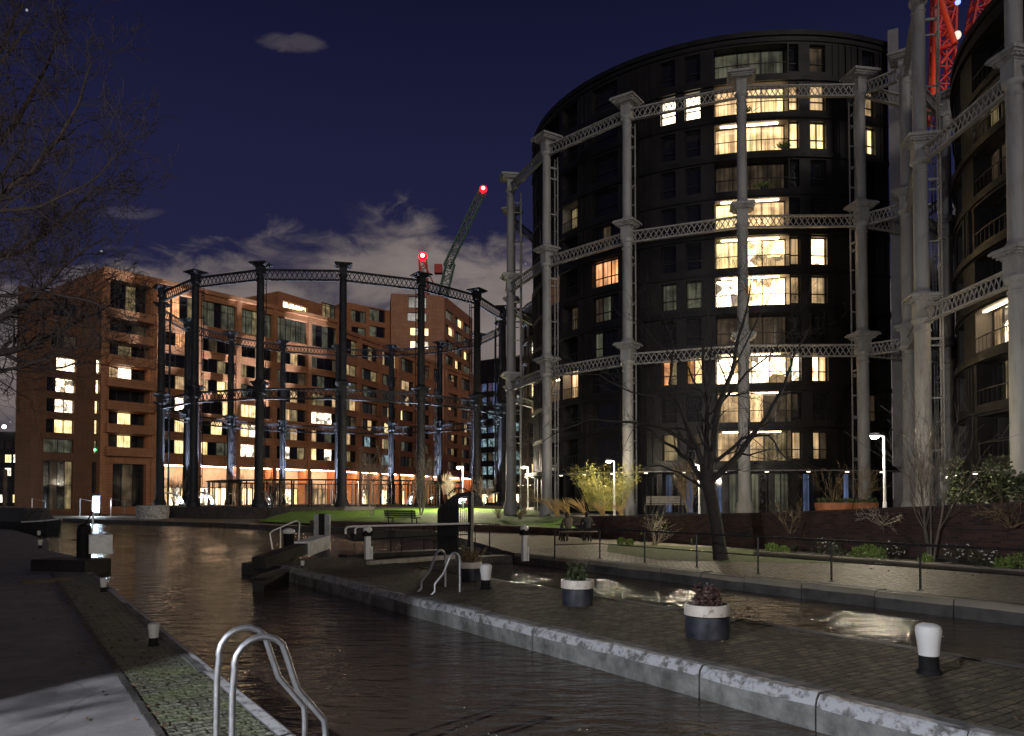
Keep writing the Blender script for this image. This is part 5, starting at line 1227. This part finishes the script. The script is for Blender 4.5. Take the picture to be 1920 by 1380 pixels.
# anti-climb screen
sc_ = thing('security_screen', 'black angled metal screen with a barred gate and a fan of spikes', 'gate', tuple(G(850, 1036))); Yg = G(850, 1038).y
def S(px, py, dy=0): return D(px, py, Yg + dy)
b = MB()
pl = [S(820, 1040), S(820, 956), S(848, 930), S(857, 926), S(857, 1040)]; bk = [q + Vector((.06, .07, 0)) for q in pl]; n = len(pl)
b.add(pl + bk, [tuple(range(n))[::-1], tuple(range(n, 2 * n))] + [(i, (i + 1) % n, n + (i + 1) % n, n + i) for i in range(n)]); b.build('side_panel', m_black, sc_, flat=True)
b = MB(); b.bar(S(857, 929), S(884, 925), .10, .14); b.bar(S(879, 1040), S(881, 922), .10, .12); b.bar(S(858, 985), S(880, 984), .05, .06); b.bar(S(857, 934), S(878, 932), .05, .05); b.build('frame', m_black, sc_)
b = MB(); b.bar(S(885, 1040, .05), S(886, 924, .05), .09, .10); b.build('pale_post', M('pale_post_paint', (.22, .20, .16), .6), sc_)
b = MB()
for i in range(6): x = 859.5 + i * 3.6; b.tube([S(x, 1036), S(x, 935)], .012, 5)
b.build('bars', m_blackrail, sc_)
b = MB(); c0 = S(862, 938)
for i in range(15):
    a = R(155 - 130 * i / 14); d = Vector((math.cos(a), 0, math.sin(a))); b.tube([c0 + d * .36, c0 + d * .56], [.014, .003], 5)
b.tube([c0 + Vector((math.cos(R(158 - 136 * i / 20)), 0, math.sin(R(158 - 136 * i / 20)))) * .43 for i in range(21)], .022, 6); b.build('spikes', m_black, sc_)
gr_ = thing('guard_rail', 'short black guard rail right of the spiked screen', 'railing', tuple(G(905, 1040)))
b = MB(); b.tube([D(888, 982, Yg + .1), D(938, 983, Yg + .3)], .02, 6); b.build('top_rail', m_blackrail, gr_)
for px, py in ((891, 1036), (918, 1038)): p = G(px, py); b = MB(); b.tube([p, Vector((p.x, p.y, D(px, 983, p.y).z))], .022, 6); b.lathe([(.12, 0), (.12, .03), (.03, .06)], p, 10); b.build('post', m_blackrail, gr_)
# cross wall at the head of the second chamber
b = MB(); b.prism([xy(LK(22.6, 9.7)), xy(LK(22.6, 15.2)), xy(LK(23.3, 15.2)), xy(LK(23.3, 9.7))], -1.5, -.10); tag(b.build('weir_wall', m_wallstone), kind='structure')
rp = G(982, 1058)
# ------------------------------------------------------------------ picnic table and people
def rot2(v, a): return Vector((v[0] * math.cos(a) - v[1] * math.sin(a), v[0] * math.sin(a) + v[1] * math.cos(a), v[2]))
pt = thing('picnic_table', 'timber picnic table with benches where two people sit', 'table', tuple(G(1078, 1014))); po = Vector(pt.location); ra = .12
def PT(x, y, z): return po + rot2((x, y, z), ra)
b = MB()
for i in range(5): b.bar(PT(-.85, -.30 + i * .15, .74), PT(.85, -.30 + i * .15, .74), .135, .04)
b.build('table_top', m_seatwood, pt)
for y in (-.68, .68):
    b = MB()
    for i in (-.07, .07): b.bar(PT(-.85, y + i, .44), PT(.85, y + i, .44), .13, .04)
    b.build('seat', m_seatwood, pt)
for x in (-.6, .6):
    b = MB(); b.bar(PT(x, -.62, 0), PT(x, -.15, .72), .06, .09); b.bar(PT(x, .62, 0), PT(x, .15, .72), .06, .09); b.bar(PT(x + .03, -.75, .40), PT(x + .03, .75, .40), .04, .08); b.build('leg', m_timber, pt)
def person(label, o, ang, coat, hair_len, seed, lean=.05):
    t = thing('person', label, 'person', tuple(o)); rg = rng(seed); o = Vector(o)
    def W(x, y, z): return o + rot2((x, y, z), ang) # +y forward
    V = []; E = []; RD = []
    def add(p, r, par=None):
        V.append(p - ORG[t]); RD.append(r)
        if par is not None: E.append((par, len(V) - 1))
        return len(V) - 1
    pel = add(W(0, 0, .55), .15); sp = add(W(0, -.02, .75), .14, pel); ch = add(W(0, lean, .96), .165, sp); nk = add(W(0, lean + .04, 1.10), .065, ch); hd = add(W(0, lean + .07, 1.20), .085, nk); ht = add(W(0, lean + .06, 1.30), .075, hd)
    for s in (-1, 1):
        sh = add(W(.19 * s, lean, 1.03), .07, ch); el = add(W(.24 * s, lean + .12, .82), .052, sh); wr = add(W(.12 * s, lean + .38, .80), .036, el); add(W(.08 * s, lean + .46, .81), .03, wr)
        hp = add(W(.10 * s, .04, .52), .10, pel); kn = add(W(.12 * s, .46, .52), .072, hp); an = add(W(.12 * s, .44, .10), .05, kn); add(W(.12 * s, .58, .05), .042, an)
    me = bpy.data.meshes.new('body'); me.from_pydata([tuple(v) for v in V], E, []); ob = bpy.data.objects.new('body', me); COL.objects.link(ob); ob.parent = t
    md = ob.modifiers.new('skin', 'SKIN'); md.use_smooth_shade = True
    for i, r in enumerate(RD): me.skin_vertices[0].data[i].radius = (r, r)
    me.skin_vertices[0].data[pel].use_root = True
    sb = ob.modifiers.new('sub', 'SUBSURF'); sb.levels = 1; sb.render_levels = 1
    me.materials.append(coat)
    b = MB(); h = W(0, lean + .085, 1.235); b.ball(h, .098, (.86, .98, 1.18)); b.ball(h + rot2((0, .095, -.01), ang), .018); 
    for s in (-1, 1): b.ball(h + rot2((.084 * s, 0, 0), ang), .022)
    b.build('face', m_skin, t)
    b = MB(); b.ball(W(0, lean + .062, 1.265), .108, (.92, 1.0, 1.05)); 
    if hair_len: b.ball(W(0, lean + .0, 1.16), .1, (.95, .6, 1.2))
    b.build('hair', m_hair, t)
    for s in (-1, 1):
        b = MB(); w0 = W(.08 * s, lean + .46, .81); f = rot2((0, 1, 0), ang)
        b.ball(w0 + f * .03, .036, (1, 1, .6))
        for k in range(4): q = w0 + f * .06 + rot2(((k - 1.5) * .018, 0, 0), ang); b.tube([q, q + f * (.04 + .008 * (k in (1, 2))), q + f * .07 + Vector((0, 0, -.02))], [.009, .008, .006], 5)
        q = w0 + rot2((-.035 * s, .02, 0), ang); b.tube([q, q + rot2((-.02 * s, .03, 0), ang)], [.01, .007], 5); b.build('hand', m_skin, t)
    return t
person('person with long hair in an olive coat sitting at the left of the picnic table', PT(-.45, -.68, -.06), ra + .15, m_coat2, True, 1)
person('person in a dark coat sitting at the right end of the picnic table', PT(.42, -.68, -.04), ra - .1, m_coat, False, 2)
# ------------------------------------------------------------------ benches, planters, kiosk, boat
def bench(label, p, w, rz, mat, back=True):
    t = thing('park_bench', label, 'bench', tuple(p)); p = Vector(p)
    def Q(x, y, z): return p + rot2((x, y, z), rz)
    b = MB()
    for i in range(4): b.bar(Q(-w / 2, -.18 + i * .13, .44), Q(w / 2, -.18 + i * .13, .44), .11, .04)
    b.build('seat', mat, t)
    if back:
        b = MB()
        for i in range(3): b.bar(Q(-w / 2, .26 + .03 * i, .56 + i * .13), Q(w / 2, .26 + .03 * i, .56 + i * .13), .03, .115)
        b.build('backrest', mat, t)
    for s in (-1, 1): b = MB(); b.bar(Q(s * w * .38, -.2, 0), Q(s * w * .38, -.2, .42), .06, .06); b.bar(Q(s * w * .38, .22, 0), Q(s * w * .38, .32, .9 if back else .42), .06, .06); b.bar(Q(s * w * .38, -.2, .40), Q(s * w * .38, .22, .40), .05, .05); b.build('leg', m_black, t)
bench('dark timber bench facing away on the lawn edge left of the screen', P_(755, 984, 46.5), 2.4, 2.6, m_timber)
bench('pale stone coloured bench on the plaza left of the large tree', P_(1248, 962, 40), 2.0, 3.0, M('pale_bench', (.17, .15, .115), .6))
for i, (px, Y, w, lab) in enumerate([(1563, 34.5, 1.35, 'rusty steel planter with a bare shrub left of the tall street lamp'), (1615, 35.5, 1.25, 'rusty steel planter just left of the tall lamp pole')]):
    t = thing('steel_planter', lab, 'planter', (D(px, 940, Y).x, Y, .97), 'rusty steel planters on the plaza'); p = Vector(t.location); rg = rng(300 + i)
    b = MB(); b.lathe([(w * .52, 0), (w * .6, .75), (w * .56, .75), (w * .55, .6)], p, 28); b.build('tub', m_corten, t)
    b = MB()
    for k in range(8): a = k * .8; clump(b, p + Vector((math.cos(a) * w * .42, math.sin(a) * w * .42, .82)), (.2, .2, .12), 60, .09, .03, rg)
    b.build('foliage', m_leaf_dk, t)
    b = MB()
    for k in range(7): branches(b, p + Vector((0, 0, .6)), (rg.uniform(-.7, .7), rg.uniform(-.5, .5), 1), .9, .014, 3, rg, .5, .1, 3, (1, 2), .68, .005, 4)
    b.build('branches', m_dryleaf, t)
ks = thing('lit_sign', 'glowing white information sign on the far towpath', 'sign', tuple(G(180, 968))); p = Vector(ks.location)
b = MB(); b.box(p + Vector((0, .1, 1.05)), (.86, .16, 2.2)); b.box(p + Vector((.1, .0, .2)), (.6, .22, .4)); b.build('housing', m_black, ks)
b = MB(); b.box(p + Vector((-.02, .0, 1.22)), (.74, .03, 1.72)); b.build('screen', m_screen, ks)
b = MB(); b.box(p + Vector((0, .1, 2.19)), (.80, .14, .05)); b.build('top_light', m_blue_led, ks)
light('sign_light', 'POINT', 400, (.75, .88, 1), ks, (0, -.4, 1.3), .3)
b = MB(); b.ball(fA(U(fA, 181), 7.9, .3), .16); b.build('green_exit_lamp', m_green_led, TB)
# narrowboat
nb_ = thing('narrowboat', 'dark moored narrowboat with its pale edged bow pointing right', 'boat', tuple(D(112, 1002, 47.5))); p = Vector((nb_.location.x, nb_.location.y, WZ)); ax = Vector((-.86, .51, 0)); sy = Vector((-.51, -.86, 0))
def NB(a, s, z): return p + ax * a + sy * s + Vector((0, 0, z))
b = MB(); st_ = [(0, .06, .95), (.6, .45, .86), (1.4, .80, .80), (2.4, 1.02, .76), (12, 1.02, .76), (13, .9, .8)]; o = len(b.v)
for a, w, z in st_: b.v += [tuple(NB(a + .25 * (z > .9), -w * .8, -.4)), tuple(NB(a, -w, z)), tuple(NB(a, w, z)), tuple(NB(a + .25, w * .8, -.4))]
for i in range(len(st_) - 1):
    for j in range(3): b.f.append((i * 4 + j, i * 4 + j + 1, i * 4 + 5 + j, i * 4 + 4 + j)); b.m.append(0)
b.f.append((0, 1, 2, 3)); b.m.append(0); q = (len(st_) - 1) * 4; b.f.append((q + 3, q + 2, q + 1, q)); b.m.append(0)
b.build('hull', M('boat_hull', (.015, .016, .018), .4), nb_, flat=True)
b = MB()
for s in (-1, 1):
    for (a, w, z), (a2, w2, z2) in zip(st_, st_[1:4]): b.bar(NB(a, s * w, z + .03), NB(a2, s * w2, z2 + .03), .07, .09)
b.build('gunwale', M('boat_trim', (.30, .30, .30), .5), nb_)
b = MB()
for a0, a1 in ((2.5, 11.8),): b.hexa([NB(a0, -.85, .77), NB(a0, .85, .77), NB(a1, .85, .77), NB(a1, -.85, .77), NB(a0 + .1, -.72, 1.65), NB(a0 + .1, .72, 1.65), NB(a1, .72, 1.65), NB(a1, -.72, 1.65)])
b.build('cabin', M('boat_cabin', (.025, .028, .03), .5), nb_)
b = MB(); b.add([NB(1.2, -.6, .82), NB(1.2, .6, .82), NB(2.45, .84, .8), NB(2.45, -.84, .8), NB(1.9, 0, 1.55), NB(2.45, 0, 1.62)], [(0, 1, 4), (1, 2, 5, 4), (3, 0, 4, 5), (2, 3, 5)]); b.build('cratch_cover', M('tarpaulin', (.05, .048, .045), .8), nb_, flat=True)
# rails by the far building
for i, px in enumerate((60, 150, 208)):
    p = D(px, 955, 84 - i); t = thing('hand_rail', ['low metal hand rail left of the tall dark entrance', 'low metal hand rail right of the tall dark entrance', 'low metal hand rail before the recessed corner doorway'][i], 'railing', (p.x, p.y, 0)); b = MB()
    b.tube([(p.x, p.y, 0), (p.x, p.y, 1.9), (p.x + 1.2, p.y + .4, 1.6), (p.x + 1.2, p.y + .4, 0)], .035, 6); b.build('rail', m_steel, t)
# rust coloured pole at far left
b = MB(); p = G(8, 985); b.tube([p, p + Vector((0, 0, 4.0))], .14, 8); tag(b.build('timber_pole', m_rust), 'dark upright pole at the far left edge by the boat', 'pole')
# ------------------------------------------------------------------ cranes
def lattice(b, p0, p1, w, n, r, tri=False):
    p0, p1 = Vector(p0), Vector(p1); d = (p1 - p0).normalized(); a = d.cross(Vector((0, 1, 0)) if abs(d.y) < .9 else Vector((1, 0, 0))).normalized() * w / 2; c = d.cross(a).normalized() * w / 2
    cs = [a + c, a - c, -a - c, -a + c]
    for q in cs: b.bar(p0 + q, p1 + q, r, r)
    for i in range(n):
        u, v = p0.lerp(p1, i / n), p0.lerp(p1, (i + 1) / n)
        for k in range(4): x, y = (cs[k], cs[(k + 1) % 4]) if i % 2 else (cs[(k + 1) % 4], cs[k]); b.bar(u + x, v + y, r * .6, r * .6); b.bar(u + cs[k], u + cs[(k + 1) % 4], r * .5, r * .5)
def red_lamp(root, p, r):
    b = MB(); b.ball(p, r, n=12); o = b.build('warning_lamp', m_red_lamp, root); b = MB(); b.ball(p + Vector((0, -r * .6, 0)), r * .55, n=8); b.build('bulb', m_red_core, o)
Yc = 300
cr = thing('tower_crane', 'green luffing crane with a red lamp at the tip of its raised jib', 'crane', tuple(D(815, 560, Yc)))
b = MB(); lattice(b, D(815, 620, Yc), D(845, 492, Yc), 3.2, 9, .5); b.build('mast', m_crane_green, cr)
b = MB(); lattice(b, D(838, 500, Yc), D(905, 358, Yc), 2.6, 14, .42); b.build('jib', m_crane_green, cr)
b = MB(); b.bar(D(838, 497, Yc), D(905, 358, Yc), .12, .12); b.bar(D(790, 490, Yc), D(905, 358, Yc - 1), .10, .10) if False else None; b.box(D(822, 505, Yc), (3, 3, 3.4)); b.build('cab', m_crane_red, cr)
red_lamp(cr, D(906, 355, Yc), 1.5)
c2 = thing('tower_crane', 'crane head with a red lamp just above the black frame', 'crane', tuple(D(793, 560, Yc + 20)))
b = MB(); lattice(b, D(800, 620, Yc + 20), D(793, 488, Yc + 20), 3.0, 10, .5); b.bar(D(792, 484, Yc + 20), D(812, 530, Yc + 20), .5, .5); b.build('mast', m_crane_red, c2); red_lamp(c2, D(793, 481, Yc + 20), 1.8)
Yr = 120
c3 = thing('tower_crane', 'red lit crane with thick struts rising behind the right columns', 'crane', tuple(D(1760, 300, Yr)))
m_cr_or = M('crane_orange', (.55, .10, .045), .45, var=.12)
b = MB(); b.tube([D(1748, 210, Yr), D(1757, 0, Yr), D(1760, -60, Yr)], .46, 10); b.tube([D(1790, 82, Yr - 3), D(1752, -40, Yr - 3)], .46, 10); b.build('strut', m_cr_or, c3)
b = MB(); lattice(b, D(1764, 230, Yr + 2), D(1772, -60, Yr + 2), 2.6, 9, .34); b.bar(D(1758, 92, Yr - 1), D(1795, 80, Yr - 1), .5, .5); b.bar(D(1764, 120, Yr), D(1792, 84, Yr), .35, .35); lattice(b, D(1765, 60, Yr), D(1790, -40, Yr), 1.6, 6, .25); b.build('mast', m_crane_red, c3)
b = MB(); b.box(D(1755, 205, Yr - 2), (2.2, 1, 1.2)); b.box(D(1773, 208, Yr - 2), (1.6, 1, 1.2)); b.build('machine_deck', m_crane_red, c3)
b = MB(); b.ball(D(1795, 66, Yr - 3), .55, (1, 1, 1.2)); b.build('work_lamp', glow('work_lamp', (1, .95, .85), .6), c3)
b = MB(); b.ball(D(1796, 4, Yr - 3), .4); b.build('blue_lamp', glow('blue_crane_lamp', (.1, .15, 1), 4), c3)
light('crane_light', 'POINT', 4500, (1, .22, .10), c3, D(1775, 60, Yr - 16) - ORG[c3], 1.0)
c4 = thing('tower_crane', 'dark red crane jib just showing above the right round block', 'crane', tuple(D(1845, 60, Yr + 20)))
b = MB(); lattice(b, D(1828, 60, Yr + 20), D(1852, -60, Yr + 20), 2.4, 7, .34); b.build('jib', m_crane_red, c4)
light('crane_light', 'POINT', 900, (1, .2, .12), c4, D(1840, -20, Yr + 6) - ORG[c4], 1.0)
print('objects', len(bpy.data.objects))
